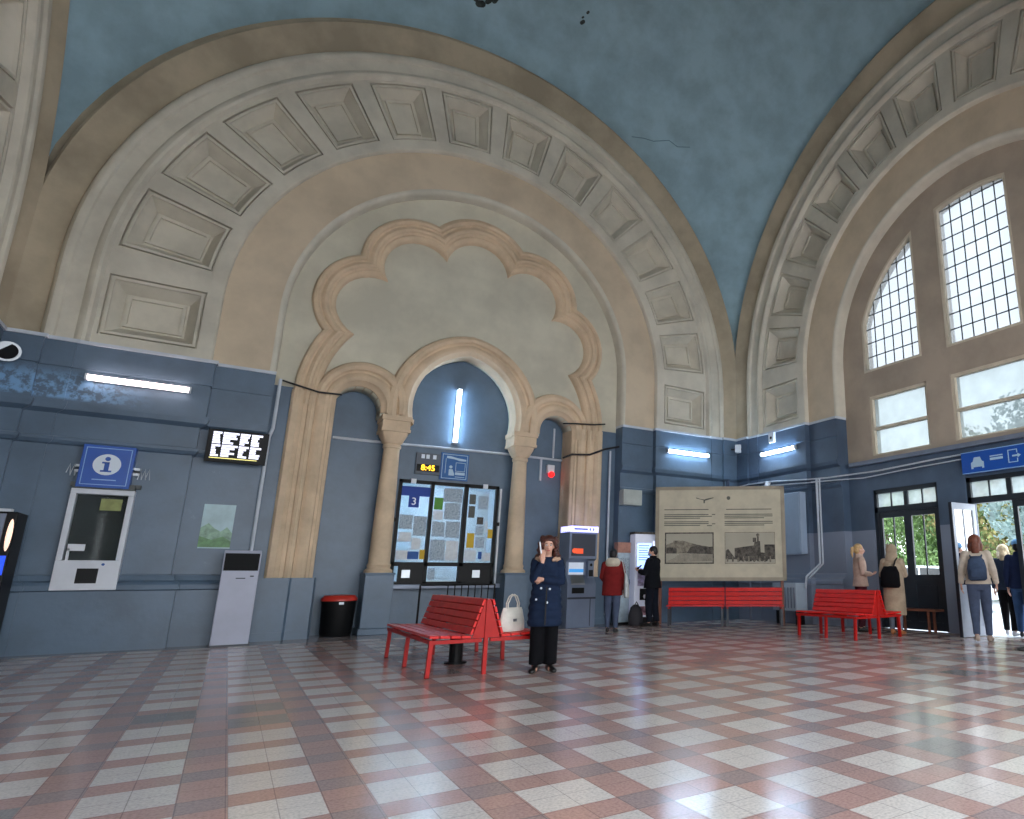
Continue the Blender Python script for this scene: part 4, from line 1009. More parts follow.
b = MB(); b.ell([(0, 0, 0, .15, .10), (0, 0, .05, .18, .13), (0, .01, .25, .17, .12), (0, .02, .40, .12, .09), (0, .02, .46, .05, .04)], 20); obj('body', b, mat('dark_cloth', (38, 36, 42), .8), root, auto=60)
b = MB(); b.tube([(-.05, -.02, .44), (0, -.02, .52), (.05, -.02, .44)], .012, 8); obj('handle', b, BLACK, root)

# wall boxes and devices
def wallbox(name, x0, x1, y0, y1, z0, z1, m, label, cat, lid=True):
    cx, cy = (x0+x1)/2, (y0+y1)/2; root = empty(name, (cx, cy, z0)); tag(root, label, cat)
    b = MB(); b.box(x0-cx, x1-cx, y0-cy, y1-cy, 0, z1-z0); obj('box', b, m, root, bevel=.008)
    return root
r_ = wallbox('junction_box', 7.47, 7.98, 13.50, 13.74, 2.76, 3.13, mat('junction_grey', (178, 184, 178), .5), 'square pale grey electrical box on the blue wall right of the sandstone jamb', 'electrical box')
b = MB(); b.box(-.22, .22, -.13, -.12, .03, .34); obj('lid', b, mat('junction_grey', (0, 0, 0)), r_)
r_ = wallbox('wall_cabinet', 10.90, 11.10, 11.02, 11.92, 1.58, 3.06, mat('cabinet_blue_grey', (156, 174, 196), .4, var=.05), 'tall pale blue-grey cabinet fixed to the side wall right of the exhibition board', 'cabinet')
b = MB(); b.box(-.112, -.10, -.41, .41, .05, 1.42); obj('door', b, mat('cabinet_blue_grey', (0, 0, 0)), r_)
r_ = wallbox('heater_cabinet', 10.60, 10.95, 10.95, 11.75, .30, .92, mat('heater_white', (178, 192, 206), .4, var=.06), 'low white metal heater box with grooved front, right end of the board', 'heater')
b = MB()
for i in range(7): b.box(-.192, -.185, -.36+i*.1, -.33+i*.1, .06, .52)
obj('grooves', b, GREYM, r_)
b = MB(); b.box(-.12, .12, -.35, -.30, -.30, 0); b.box(-.12, .12, .30, .35, -.30, 0); obj('feet', b, BLACK, r_)
root = empty('vent_pipe', (10.86, 10.6, 0)); tag(root, 'white pipe running down the side wall and elbowing to the heater box', 'pipe')
b = MB(); b.tube([(.20, 0, 3.33), (.20, 0, 1.35), (.0, .26, 1.06), (-.02, .28, .8)], .028, 10); obj('pipe', b, COLD, root)
b = MB(); b.tube([(.20, -.09, 3.33), (.20, -.09, 1.35), (.02, .20, 1.02)], .022, 10); obj('thin_pipe', b, COLD, root)
# security camera far left, white boxes in corner and on side wall
root = empty('speaker_horn', (-3.10, 13.46, 4.36)); tag(root, 'grey round loudspeaker on the blue wall at the far left edge', 'loudspeaker')
b = MB(); b.tube([(0, 0, 0), (.0, -.10, -.0), (.02, -.26, -.02)], [.06, .09, .15], 20); obj('horn', b, STEEL, root)
b = MB(); b.tube([(.02, -.262, -.02), (.02, -.27, -.02)], .12, 20); obj('grille', b, BLACK, root)
b = MB(); b.box(-.05, .05, -.02, .05, -.06, .06); obj('mount', b, DARKM, root)
root = empty('corner_camera', (10.82, 13.35, 4.45), R(45)); tag(root, 'small white box camera in the corner under the two arches', 'camera')
b = MB(); b.box(-.10, .10, -.16, 0, -.1, .12); obj('body', b, WHITEP, root, bevel=.01)
b = MB(); b.tube([(0, -.17, 0), (0, -.155, 0)], .04, 12); obj('lens', b, BLACK, root)
b = MB(); b.box(-.02, .02, 0, .28, -.02, .02); obj('arm', b, DARKM, root)
root = empty('wall_camera', (11.01, 12.02, 4.56)); tag(root, 'white rectangular wall unit with a dark eye above the right strip lamp', 'camera')
b = MB(); b.box(-.08, 0, -.10, .10, -.12, .14); obj('body', b, WHITEP, root, bevel=.01)
b = MB(); b.tube([(-.085, 0, .0), (-.078, 0, .0)], .04, 12); obj('eye', b, BLACK, root)
# alarm light in right niche
root = empty('alarm_light', (6.02, 14.62, 3.52)); tag(root, 'white alarm sounder with a glowing red lens in the right niche of the arcade', 'alarm')
b = MB(); b.box(-.09, .09, -.09, 0, .0, .20); obj('housing', b, WHITEP, root, bevel=.01)
b = MB(); b.ball((.02, -.07, -.03), .075); obj('lens', b, mat('alarm_red', (240, 30, 30), .3, var=0, emit=(255, 30, 30), estr=1.6), root)

# cables and conduits
def cable(name, pts, r, m, label, cat='cable'): b = MB(); b.tube(pts, r, 8); return tag(obj(name, b, m), label, cat)
CB = mat('cable_black', (24, 24, 28), .5, var=0)
cable('sagging_cable', [(.34, 13.80, 4.66), (.60, 13.86, 4.62), (.95, 13.87, 4.55), (1.34, 13.86, 4.56)], .018, CB, 'black cable crossing the left sandstone jamb at the top of the blue paint')
cable('sagging_cable', [(5.98, 13.86, 4.62), (6.3, 13.86, 4.66), (6.8, 13.86, 4.70), (7.1, 13.88, 4.76)], .018, CB, 'thin dark cable crossing the head of the right sandstone jamb')
cable('sagging_cable', [(6.03, 13.9, 3.80), (6.25, 13.86, 3.90), (6.7, 13.85, 3.94), (7.1, 13.87, 4.12), (7.42, 13.7, 4.2)], .024, CB, 'thick dark cable sagging across the right sandstone jamb')
cable('wall_conduit', [(1.35, 14.60, 3.84), (2.1, 14.60, 3.84), (2.6, 14.60, 3.85), (5.0, 14.60, 3.88), (6.5, 14.60, 3.86)], .028, COLD, 'white conduit running across the three niches above the ticket window', 'conduit')
cable('wall_conduit', [(6.08, 14.60, 3.90), (6.08, 14.60, 4.64)], .026, COLD, 'short white upright conduit in the top of the right niche', 'conduit')
cable('wall_conduit', [(5.78, 14.60, 3.84), (5.78, 14.60, 3.32)], .030, COLD, 'short white conduit hanging below the cross conduit beside the red alarm', 'conduit')
cable('wall_conduit', [(.31, 13.72, 4.66), (.31, 13.72, 3.72), (.27, 13.70, 3.55), (.27, 13.70, 1.3)], .028, COLD, 'long white conduit running down the blue wall left of the left sandstone jamb', 'conduit')
cable('wall_conduit', [(7.28, 13.9, 4.1), (7.28, 13.9, .2)], .026, COLD, 'pale upright conduit between the right sandstone jamb and the grey electrical box', 'conduit')
cable('wall_conduit', [(9.9, 13.50, 3.36), (10.9, 13.47, 3.42), (10.97, 13.0, 3.46), (10.97, 12.2, 3.44), (10.98, 10.9, 3.34), (11.1, 10.3, 3.32), (11.30, 9.0, 3.33), (11.42, 7.6, 3.40), (11.44, 5.0, 3.42)], .018, COLD, 'upper of the two white wires strung along the side wall over the doors', 'wire')
cable('wall_conduit', [(9.9, 13.50, 3.30), (10.9, 13.47, 3.33), (10.97, 13.0, 3.37), (10.97, 12.2, 3.34), (10.98, 10.9, 3.26), (11.1, 10.3, 3.25), (11.30, 9.4, 3.22), (11.40, 8.4, 3.28), (11.44, 5.0, 3.36)], .014, COLD, 'lower of the two white wires strung along the side wall over the doors', 'wire')
cable('wall_conduit', [(11.0, 12.25, 3.44), (10.95, 12.25, 3.30)], .07, WHITEP, 'small white junction on the wires above the exhibition board', 'junction box')
cable('dark_pipe', [(10.62, 13.49, 4.30), (10.62, 13.44, 3.2)], .045, mat('pipe_navy', (44, 58, 84), .4), 'dark blue pipe down the wall left of the hall corner', 'pipe')

# overhead sign above the open doorway
root = empty('overhead_sign', (11.40, 6.35, 2.99)); tag(root, 'long blue sign with white car, bench and exit pictograms over the open doorway', 'sign')
b = MB(); b.box(-.08, 0, -.82, .62, 0, .42); obj('panel', b, SIGNB, root)
b = MB(); b.box(-.085, -.08, -.82, .62, 0, .015); b.box(-.085, -.08, -.82, .62, .405, .42); obj('pale_border', b, mat('sign_pale_line', (0, 0, 0)), root)
def pic(name, f): b = MB(); f(b); obj(name, b, mat('pictogram_pale', (176, 206, 228), .5, var=0), root)
M_ = Matrix(((0, 1, 0, -.088), (-1, 0, 0, 0), (0, 0, 1, 0), (0, 0, 0, 1)))   # local (x right, y depth, z up) -> wall frame
def car_pic(b):
    b.prism([(-.42, .08), (-.42, .20), (-.38, .22), (-.35, .30), (-.23, .30), (-.20, .22), (-.16, .20), (-.16, .08), (-.20, .08), (-.20, .11), (-.38, .11), (-.38, .08)], 'y', 0, .006, M_)
def bench_pic(b): b.box(-.03, .22, 0, .006, .20, .245, M_); b.box(-.03, .22, 0, .006, .265, .285, M_)
def exit_pic(b):
    for q in ((.32, .335, .10, .34), (.32, .50, .325, .34), (.32, .50, .10, .115), (.485, .50, .10, .17), (.485, .50, .27, .34)): b.box(q[0], q[1], 0, .006, q[2], q[3], M_)
    b.prism([(.40, .205), (.50, .205), (.50, .18), (.56, .22), (.50, .26), (.50, .235), (.40, .235)], 'y', 0, .006, M_)
pic('car_pictogram', car_pic); pic('bench_pictogram', bench_pic); pic('exit_pictogram', exit_pic)

# small brown table by the closed door
root = empty('low_table', (11.28, 8.25, 0)); tag(root, 'low brown wooden bench table in front of the closed dark double door', 'table')
WD = mat('brown_wood', (0, 0, 0))
b = MB(); b.box(-.16, .14, -.55, .55, .40, .44); obj('top', b, WD, root, bevel=.005)
for y in (-.35, .35):
    b = MB(); b.box(-.12, -.08, y-.02, y+.02, 0, .40); obj('leg', b, WD, root); b = MB(); b.box(.07, .11, y-.02, y+.02, 0, .40); obj('leg', b, WD, root)

# white handbag on the bench
root = empty('white_handbag', (2.90, 7.98, .44), R(12)); root.scale = (.82, .82, .82); tag(root, 'white handbag with looped handles standing on the right seat of the long red bench', 'bag')
HB = mat('cream_leather', (222, 218, 208), .5, var=.1, scale=8)
b = MB(); b.ell([(0, 0, .0, .20, .085), (0, 0, .03, .215, .10), (0, 0, .15, .205, .085), (0, 0, .30, .17, .05), (0, 0, .34, .155, .02)], 28); obj('body', b, HB, root, auto=50)
for s in (-1, 1):
    b = MB(); b.tube([(-.09, s*.02, .30), (-.095, s*.025, .40), (-.05, s*.03, .50), (0, s*.03, .53), (.05, s*.03, .50), (.095, s*.025, .40), (.09, s*.02, .30)], .010, 8); obj('handle', b, HB, root)
b = MB(); b.box(-.03, .03, -.088, -.078, .14, .18); obj('clasp', b, STEEL, root)

# ceiling marks: peeled spots are part of the vault; fixtures hanging from it
def vz(x, y): return 6.32+math.sqrt(RS*RS-((x-3.85)/1.004)**2-((y-6.35)/1.004)**2)
b = MB(); rr = random.Random(11)
for (x, y, s, m_) in ((3.02, 12.95, .10, 0), (3.17, 12.86, .07, 0), (2.90, 12.92, .05, 0), (3.30, 12.78, .09, 0), (5.33, 12.36, .06, 0), (5.37, 12.15, .04, 0), (5.30, 12.28, .03, 0)):
    c = Vector((x, y, vz(x, y))); nrm = (Vector((3.85, 6.35, 6.32))-c).normalized(); a = nrm.orthogonal().normalized(); e = nrm.cross(a); v = []
    for q in (.004, .012):
        for k in range(14):
            t = 2*PI*k/14; r = s*(.7+.5*math.sin(k*2.7+x*3)**2); v.append(c+nrm*q+(a*math.cos(t)+e*math.sin(t))*r)
    b.add(v, [tuple(range(13, -1, -1)), tuple(range(14, 28))]+[(k, (k+1) % 14, 14+(k+1) % 14, 14+k) for k in range(14)])
obj('peeled_patch', b, mat('bare_plaster_dark', (58, 66, 66), .9, var=.5, scale=9), ceil)
b = MB(); b.tube([(x, y, vz(x, y)-.004) for x, y in ((7.4, 13.45), (7.7, 13.3), (7.95, 13.2), (8.3, 12.95), (8.55, 12.9), (8.83, 12.7))], .010, 6); obj('crack', b, mat('crack_line', (104, 132, 144), .9), ceil)

# ------------------------------------------------------------------ people
SKIN = mat('skin', (206, 158, 136), .5, var=.06, scale=8)
LIP = mat('lips', (170, 84, 80), .4, var=0); EYEW = mat('eye_white', (230, 230, 228), .3, var=0); EYED = mat('eye_dark', (36, 26, 22), .2, var=0)
def hand(mb, w, d, n, curl=.5, s=1.0):
    """w wrist, d pointing direction, n palm normal (side the fingers curl to)"""
    w = Vector(w); d = Vector(d).normalized(); n = Vector(n); n = (n-d*n.dot(d)).normalized(); t = d.cross(n)
    for k in (-1.2, -.4, .4, 1.2): mb.tube([w+t*k*.008, w+d*.045*s+t*k*.016, w+d*.09*s+t*k*.019], [.017*s, .017*s, .014*s], 8, ends=True)
    for k, L in ((-1.5, .062), (-.5, .076), (.5, .080), (1.5, .070)):
        p0 = w+d*.085*s+t*k*.018*s; a = curl*.7; p1 = p0+(d*math.cos(a)+n*math.sin(a))*L*.5*s+t*k*.003; a2 = curl*1.6; p2 = p1+(d*math.cos(a2)+n*math.sin(a2))*L*.5*s
        mb.tube([p0, p1, p2], [.0098*s, .0095*s, .0082*s], 8, ends=True)
    p0 = w+d*.03*s+t*.022*s; p1 = p0+(d*.6+t*.7+n*.3).normalized()*.035*s; p2 = p1+(d*.85+t*.2+n*.4).normalized()*.032*s
    mb.tube([p0, p1, p2], [.014*s, .012*s, .010*s], 8, ends=True)
def head(mb, c, rot):
    """cranium, jaw, nose, ears; c centre, rot matrix"""
    M = Matrix.Translation(c) @ rot
    mb.ball((0, .012, .02), (.074, .093, .100), 18, 12, M); mb.ball((0, -.020, -.055), (.052, .060, .062), 16, 10, M); mb.ball((0, -.045, -.02), (.055, .045, .06), 14, 8, M)
    mb.tube([(0, -.083, .012), (0, -.098, -.016), (0, -.106, -.030)], [.010, .012, .015], 8, M, ends=True)
    mb.ball((0, -.080, -.062), (.024, .014, .012), 10, 6, M)
    for s in (-1, 1): mb.ball((s*.074, .006, -.008), (.010, .020, .032), 10, 6, M)
    return M
def face(parent, M):
    for s in (-1, 1):
        b = MB(); b.ball((s*.030, -.082, .010), (.014, .010, .009), 10, 6, M); e = obj('eye', b, EYEW, parent, smooth=True)
        b = MB(); b.ball((s*.030, -.090, .010), (.0065, .005, .0065), 8, 5, M); obj('iris', b, EYED, e, smooth=True)
    b = MB()
    for s in (-1, 1): b.tube([Vector((s*.014, -.094, .026)), Vector((s*.032, -.092, .031)), Vector((s*.048, -.082, .026))], .004, 6, M)
    obj('eyebrows', b, EYED, parent)
    b = MB(); b.ball((0, -.093, -.058), (.022, .008, .0075), 12, 6, M); obj('mouth', b, LIP, parent, smooth=True)
def shoe(mb, x, y, ry=0, lift=0, L=1.0, heel=0):
    M = Matrix.Translation((x, y, lift)) @ Matrix.Rotation(ry, 4, 'Z')
    st = []
    for yy, w, z0, z1 in ((.085, .025, .0, .06), (.07, .034, 0, .09), (.02, .036, 0, .10), (-.05, .040, 0, .075), (-.11, .046, 0, .058), (-.16, .040, 0, .048), (-.19, .022, .004, .034)):
        zc_ = (z0+z1)/2; hh = (z1-z0)/2
        st.append([(w*math.cos(2*PI*k/14), yy*L, zc_+hh*max(-.92, 1.15*math.sin(2*PI*k/14))) for k in range(14)])
    mb.loft(st, M)
def person(loc, rz, h, label, P):
    """P: dict of joints for a 1.70 m figure facing local -y, and clothing entries"""
    k = h/1.70
    root = empty('person', (loc[0], loc[1], 0), rz); root.scale = (k, k, k); tag(root, label, 'person', P.get('group'))
    feet = P.get('feet', [(-.10, 0), (.10, 0)]); hy = P.get('hipy', 0); lean = P.get('lean', 0)
    hip = [Vector((-.09, hy, .88)), Vector((.09, hy, .88))]
    knee = P.get('knees') or [Vector(((f[0]+q.x)/2, (f[1]+hy)/2-.02, .48)) for f, q in zip(feet, hip)]
    ank = [Vector((f[0], f[1]+.03, .09+(f[2] if len(f) > 2 else 0))) for f in feet]
    ch = Vector((0, hy+lean, 1.26)); nk = Vector((0, hy+lean*1.3+.01, 1.44)); hd = Vector((P.get('headx', 0), hy+lean*1.5-.01, 1.585))
    sw = P.get('sw', .165); sh = [Vector((-sw, ch.y+.01, 1.385)), Vector((sw, ch.y+.01, 1.385))]
    arms = P['arms']   # [(elbow, wrist, dir, normal, curl), ...] right arm first
    rot = Matrix.Rotation(P.get('turn', 0), 4, 'Z') @ Matrix.Rotation(P.get('nod', 0), 4, 'X')
    b = MB(); HM = head(b, hd, rot)
    b.tube([nk-Vector((0, 0, .08)), nk, hd-Vector((0, -.015, .06))], [.062, .050, .050], 12)
    b.ell([(0, hy, .82, .13, .10), (0, hy, .92, .155, .105), (0, hy+lean*.3, 1.06, .125, .085), (0, hy+lean*.8, 1.22, .145, .10), (0, ch.y, 1.33, .155, .09), (0, ch.y+.01, 1.40, .13, .06), (0, nk.y, 1.43, .06, .05)], 20)
    for i in (0, 1):
        el, wr, d, n, cu = arms[i]; el = Vector(el); wr = Vector(wr)
        b.tube([sh[i], (sh[i]+el)/2, el, (el+wr)/2, wr], [.050, .044, .036, .034, .024], 12, ends=True)
        hand(b, wr, d, n, cu)
        b.tube([hip[i]+Vector((0, 0, .02)), (hip[i]+knee[i])/2, knee[i], (knee[i]*.6+ank[i]*.4), ank[i]], [.085, .070, .050, .050, .034], 14, ends=True)
        b.tube([ank[i], ank[i]+Vector((0, -.05, -.045)), ank[i]+Vector((0, -.13, -.06))], [.034, .032, .024], 10, ends=True)
    body = blob('body', b, SKIN, root, .009, 2)
    if P.get('face'): face(root, HM)
    # shoes
    b = MB()
    for i in (0, 1):
        b2 = MB(); f = feet[i]; shoe(b2, f[0], f[1], (P.get('toe', .15))*(1 if i else -1), f[2] if len(f) > 2 else 0)
        obj('shoe', b2, P['shoe'], root, smooth=True)
    # trousers
    tw_ = P.get('tw', (.098, .082, .066, .060)); b = MB()
    for i in (0, 1):
        b.tube([hip[i]+Vector((0, 0, .04)), (hip[i]+knee[i])/2, knee[i], knee[i]*.5+ank[i]*.5, ank[i]+Vector((0, 0, .0))], [tw_[0], (tw_[0]+tw_[1])/2, tw_[1], tw_[2], tw_[3]], 16)
    b.ell([(0, hy, .80, .15, .11), (0, hy, .90, .172, .122), (0, hy, 1.02, .15, .105)], 20)
    blob('trousers', b, P['trouser'], root, .013, 3)
    # coat
    hem = P.get('hem', .80); cw = P.get('cw', 1.0); q = P.get('quilt', 0); st = []; z = hem
    keys = P.get('coatkeys') or [(hem, .20, .15), (.95, .185, .135), (1.08, .165, .12), (1.25, .18, .125), (1.34, .18, .115), (1.40, .155, .09), (1.44, .085, .07)]
    nst = 60 if q else 24
    for i in range(nst):
        z = hem+(1.44-hem)*i/(nst-1)
        for (z0, a0, b0), (z1, a1, b1) in zip(keys[:-1], keys[1:]):
            if z0-1e-6 <= z <= z1+1e-6:
                t = (z-z0)/(z1-z0); a = a0+(a1-a0)*t; bb = b0+(b1-b0)*t; break
        f = 1
        if q: f = 1+.085*abs(math.sin(PI*(z-hem)/q))-.05
        st.append((0, hy+lean*min(1, max(0, (z-.9)/.36)), z, a*cw*f, bb*cw*f))
    b = MB(); b.ell(st, 28)
    for i in (0, 1):
        el, wr, d, n, cu = arms[i]; el = Vector(el); wr = Vector(wr); pts = []; rs = []
        seg = [sh[i]+Vector((0, 0, -.005)), (sh[i]+el)/2, el, (el+wr)/2, wr-(wr-el).normalized()*.01]
        rr_ = [.070, .064, .056, .050, .043]
        if q:
            P2 = []; R2_ = []
            for j in range(4):
                for t in range(6): u = t/6; P2.append(seg[j].lerp(seg[j+1], u)); R2_.append((rr_[j]+(rr_[j+1]-rr_[j])*u)*(1.0+.10*abs(math.sin(PI*(j*6+t)/4))))
            P2.append(seg[-1]); R2_.append(rr_[-1]); seg, rr_ = P2, R2_
        b.tube(seg, [r*cw for r in rr_], 16)
        b.ball(sh[i]+Vector((0, 0, -.01)), .072*cw, 12, 8)
    if P.get('collar'): b.ell([(0, nk.y, 1.40, .10, .09), (0, nk.y-.005, 1.47, .085, .085), (0, nk.y, 1.50, .07, .075)], 20)
    coat = blob(P.get('coatname', 'coat'), b, P['coat'], root, .011, 2)
    if P.get('coatlabel'): coat['label'] = P['coatlabel']
    # hair
    hs = P.get('hair')
    if hs:
        b = MB(); M = HM
        if hs == 'curly':
            b.ball((0, .036, .052), (.104, .100, .094), 18, 12, M)
            rn = random.Random(3)
            for j in range(150):
                t = rn.uniform(-.35, PI+.35); zz = rn.uniform(-.17, .12); rad = .098+.03*max(0, (.05-zz))/.2*1.3+rn.uniform(-.010, .018)
                if zz > .06: rad *= math.sqrt(max(.1, 1-((zz-.06)/.09)**2))
                b.ball((rad*math.cos(t), .02+rad*.95*math.sin(t), zz), rn.uniform(.016, .030), 8, 6, M)
            for j in range(40): t = rn.uniform(0, PI); b.ball((.078*math.cos(t), -.062+.02*abs(math.cos(t)), .064+.030*math.sin(t)*rn.uniform(.6, 1)), rn.uniform(.014, .022), 8, 6, M)
            for j in range(40): s_ = rn.choice((-1, 1)); b.ball((s_*rn.uniform(.078, .115), -.05+rn.uniform(-.01, .05), rn.uniform(-.17, .07)), rn.uniform(.018, .028), 8, 6, M)
            blob('hair', b, P['hairm'], root, .009, 1)
        else:
            b.ball((0, .026, .034), (.086, .096, .094), 18, 12, M); b.ball((0, .050, -.01), (.078, .070, .078), 16, 10, M)
            if hs == 'long':
                b.ball((0, .035, .02), (.108, .102, .104), 18, 12, M)
                b.tube([(0, .06, .02), (0, .085, -.08), (0, .08, -.19)], [.070, .078, .060], 14, M)
                for s in (-1, 1): b.tube([(s*.066, .015, .03), (s*.082, .030, -.07), (s*.080, .04, -.16)], [.034, .042, .030], 10, M)
            if hs == 'bun': b.ball((0, .09, .07), .04, 10, 8, M)
            if hs == 'pony': b.tube([(0, .10, .05), (0, .145, .03), (0, .155, -.06), (0, .14, -.16)], [.022, .032, .030, .012], 10, M)
            blob('hair', b, P['hairm'], root, .010, 2)
    return root, HM, body
FT = {'down_r': ((-.235, .02, 1.10), (-.24, -.05, .86), (0, -.1, -1), (1, 0, 0), .35), 'down_l': ((.235, .02, 1.10), (.24, -.05, .86), (0, -.1, -1), (-1, 0, 0), .35)}
def fabric(name, rgb, **k): return mat(name, rgb, .9, spec=.15, var=k.pop('var', .15), scale=k.pop('scale', 9), bump=.15, bscale=60, **k)
NAVY = fabric('navy_quilt', (26, 38, 60)); BLKF = fabric('black_cloth', (12, 12, 16)); SHB = mat('black_leather', (18, 17, 18), .35)
HAIRD = mat('dark_brown_hair', (44, 26, 22), .5, var=.4, scale=30, rgb2=(84, 38, 26)); HAIRB = mat('black_hair', (22, 19, 20), .5, var=.3, scale=30)
def faceto(loc): return math.atan2(0-loc[0], loc[1]-0)*-1   # rz turning local -y to the camera
def rz_dir(dx, dy): return math.atan2(dy, dx)+PI/2           # local -y points along (dx,dy)

# 1 woman in navy coat, facing the camera, right hand raised to her cheek, left arm folded
L1 = (3.15, 7.56)
p1, HM, bd_ = person(L1, rz_dir(-L1[0]+.25, -L1[1]), 1.56, 'woman in a navy quilted coat with curly dark hair, hand at her cheek', dict(
    face=True, sw=.145, arms=[((-.165, -.12, 1.14), (-.070, -.165, 1.37), (-.02, -.02, 1), (.3, 1, 0), .25), ((.19, -.06, 1.12), (-.06, -.185, 1.15), (-1, .35, .0), (0, 1, 0), .5)],
    feet=[(-.09, 0), (.095, .02)], toe=.3, shoe=SHB, trouser=BLKF, tw=(.10, .088, .086, .086), coat=NAVY, quilt=.095, hem=.56, cw=.97, collar=False,
    coatkeys=[(.56, .225, .165), (.80, .218, .16), (1.05, .188, .14), (1.25, .18, .13), (1.34, .17, .115), (1.40, .145, .095), (1.44, .09, .075)],
    hair='curly', hairm=HAIRD, nod=.06))
b = MB()
for s in (-1, 1):
    for j in range(7): b.ball((s*(.07+.014*j), -.10+.012*j, 1.40+.010*(j % 3)), .026, 8, 6)
blob('fur_collar', b, fabric('beige_fur', (168, 138, 116)), p1, .010, 1)
b = MB()
b.box(-.008, .008, -.205, -.19, .58, 1.06); obj('zip', b, BLACK, p1)
b = MB()
for x, z in ((-.07, 1.04), (.04, 1.03), (-.125, .90), (.012, .86)): b.tube([(x, -.185, z), (x, -.165, z)], .014, 10)
obj('buttons', b, COLD, p1)
root = empty('mobile_phone', (0, 0, 0)); tag(root, 'pale phone held upright at the cheek of the woman in the navy coat', 'phone')
k = 1.56/1.70; rz1 = rz_dir(-L1[0]+.25, -L1[1])
lp = Matrix.Translation((L1[0], L1[1], 0)) @ Matrix.Rotation(rz1, 4, 'Z') @ Vector((-.092*k, -.165*k, 1.475*k)); root.location = lp; root.rotation_euler = (R(-12), R(-10), rz1)
b = MB(); b.box(-.007, .007, -.034, .034, 0, .145); obj('case', b, WHITEP, root, bevel=.003)
b = MB(); b.box(.007, .009, -.030, .030, .006, .138); obj('screen', b, SIGNW, root)

# 2 person in dark red coat with cream hood, back to camera
L2 = (6.35, 11.85)
CREAMF = fabric('cream_fleece', (206, 196, 178)); DRED = fabric('dark_red_cloth', (118, 34, 34)); JEAN = fabric('grey_jeans', (74, 84, 106)); JEANB = fabric('blue_jeans', (52, 76, 112))
p2, HM, _ = person(L2, rz_dir(.55, .85), 1.62, 'person in a dark red coat with cream hood, seen from behind beside the cash machine', dict(
    arms=[FT['down_r'][0:5], ((.23, -.03, 1.12), (.17, -.20, 1.02), (-.2, -1, .1), (-1, 0, 0), .6)], feet=[(-.09, .08), (.09, -.06)], shoe=SHB, trouser=JEAN, tw=(.10, .078, .06, .052), coat=DRED, hem=.74, cw=1.08,
    coatkeys=[(.74, .205, .155), (.95, .20, .15), (1.1, .185, .14), (1.3, .185, .13), (1.36, .175, .11), (1.44, .09, .075)], hair='short', hairm=HAIRB))
b = MB(); b.ell([(0, .05, 1.34, .13, .09), (0, .06, 1.40, .165, .12), (0, .06, 1.47, .150, .115), (0, .07, 1.52, .10, .07)], 22); blob('hood', b, CREAMF, p2, .012, 2)
root = empty('tote_bag', (L2[0], L2[1], 0), rz_dir(.55, .85)); tag(root, 'long white cloth bag hanging at the left side of the person in dark red', 'bag')
b = MB(); b.ell([(-.285, .06, .66, .045, .11), (-.29, .06, .70, .055, .15), (-.285, .06, .90, .05, .14), (-.27, .06, 1.08, .03, .11), (-.26, .06, 1.14, .012, .09)], 20); obj('body', b, fabric('white_canvas', (196, 200, 200)), root, smooth=True)
b = MB(); b.tube([(-.26, .12, 1.10), (-.20, .10, 1.36), (-.16, .04, 1.41), (-.20, -.06, 1.34), (-.25, -.0, 1.12)], .009, 8); obj('strap', b, fabric('white_canvas', (0, 0, 0)), root)

# 3 man in black with phone
L3 = (7.80, 12.66)
p3, HM, _ = person(L3, rz_dir(-.45, .8), 1.74, 'man in black with a face mask and phone before the lit machine', dict(
    arms=[((-.21, -.08, 1.12), (-.06, -.30, 1.18), (.1, -1, .3), (.3, 0, 1), .7), ((.21, -.08, 1.12), (.06, -.30, 1.16), (-.2, -1, .3), (-.3, 0, 1), .7)], face=True, turn=.5,
    feet=[(-.10, .03), (.10, -.04)], shoe=SHB, trouser=fabric('navy_black', (22, 26, 36)), tw=(.10, .085, .075, .068), coat=fabric('black_jacket', (20, 22, 28)), hem=.80, cw=1.22, collar=True, hair='short', hairm=HAIRB, nod=.28))
b = MB(); b.ball((0, -.062, -.045), (.056, .048, .046), 14, 8, HM); obj('face_mask', b, mat('mask_blue', (120, 150, 176), .7), p3, smooth=True)
root = empty('mobile_phone', (0, 0, 0)); tag(root, 'dark phone held in both hands by the man in black', 'phone'); k = 1.74/1.70
root.location = Matrix.Translation((L3[0], L3[1], 0)) @ Matrix.Rotation(rz_dir(-.45, .8), 4, 'Z') @ Vector((0, -.385*k, 1.22*k)); root.rotation_euler = (R(-50), 0, rz_dir(-.45, .8))
b = MB(); b.box(-.036, .036, -.006, .006, -.03, .12); obj('case', b, BLACK, root, bevel=.003)
b = MB(); b.box(-.032, .032, .006, .0075, -.02, .112); obj('screen', b, mat('glossy_black', (0, 0, 0)), root)

# 4 blonde woman facing right
L4 = (10.45, 8.92)
BLND = mat('blonde_hair', (186, 152, 104), .5, var=.3, scale=30); PINKB = fabric('pink_beige_cloth', (186, 160, 146))
p4, HM, _ = person(L4, rz_dir(.85, -.55), 1.72, 'blonde woman with a ponytail in a pinkish beige jacket standing behind the short red bench', dict(
    arms=[((-.22, .0, 1.12), (-.10, -.20, 1.10), (.6, -.8, .1), (0, 0, 1), .5), ((.22, .0, 1.12), (.12, -.20, 1.08), (-.6, -.8, .1), (0, 0, 1), .5)], face=True,
    feet=[(-.09, .05), (.09, -.06)], shoe=SHB, trouser=fabric('wine_trousers', (74, 34, 44)), tw=(.10, .08, .062, .05), coat=PINKB, hem=.86, cw=1.06, collar=True, hair='pony', hairm=BLND))
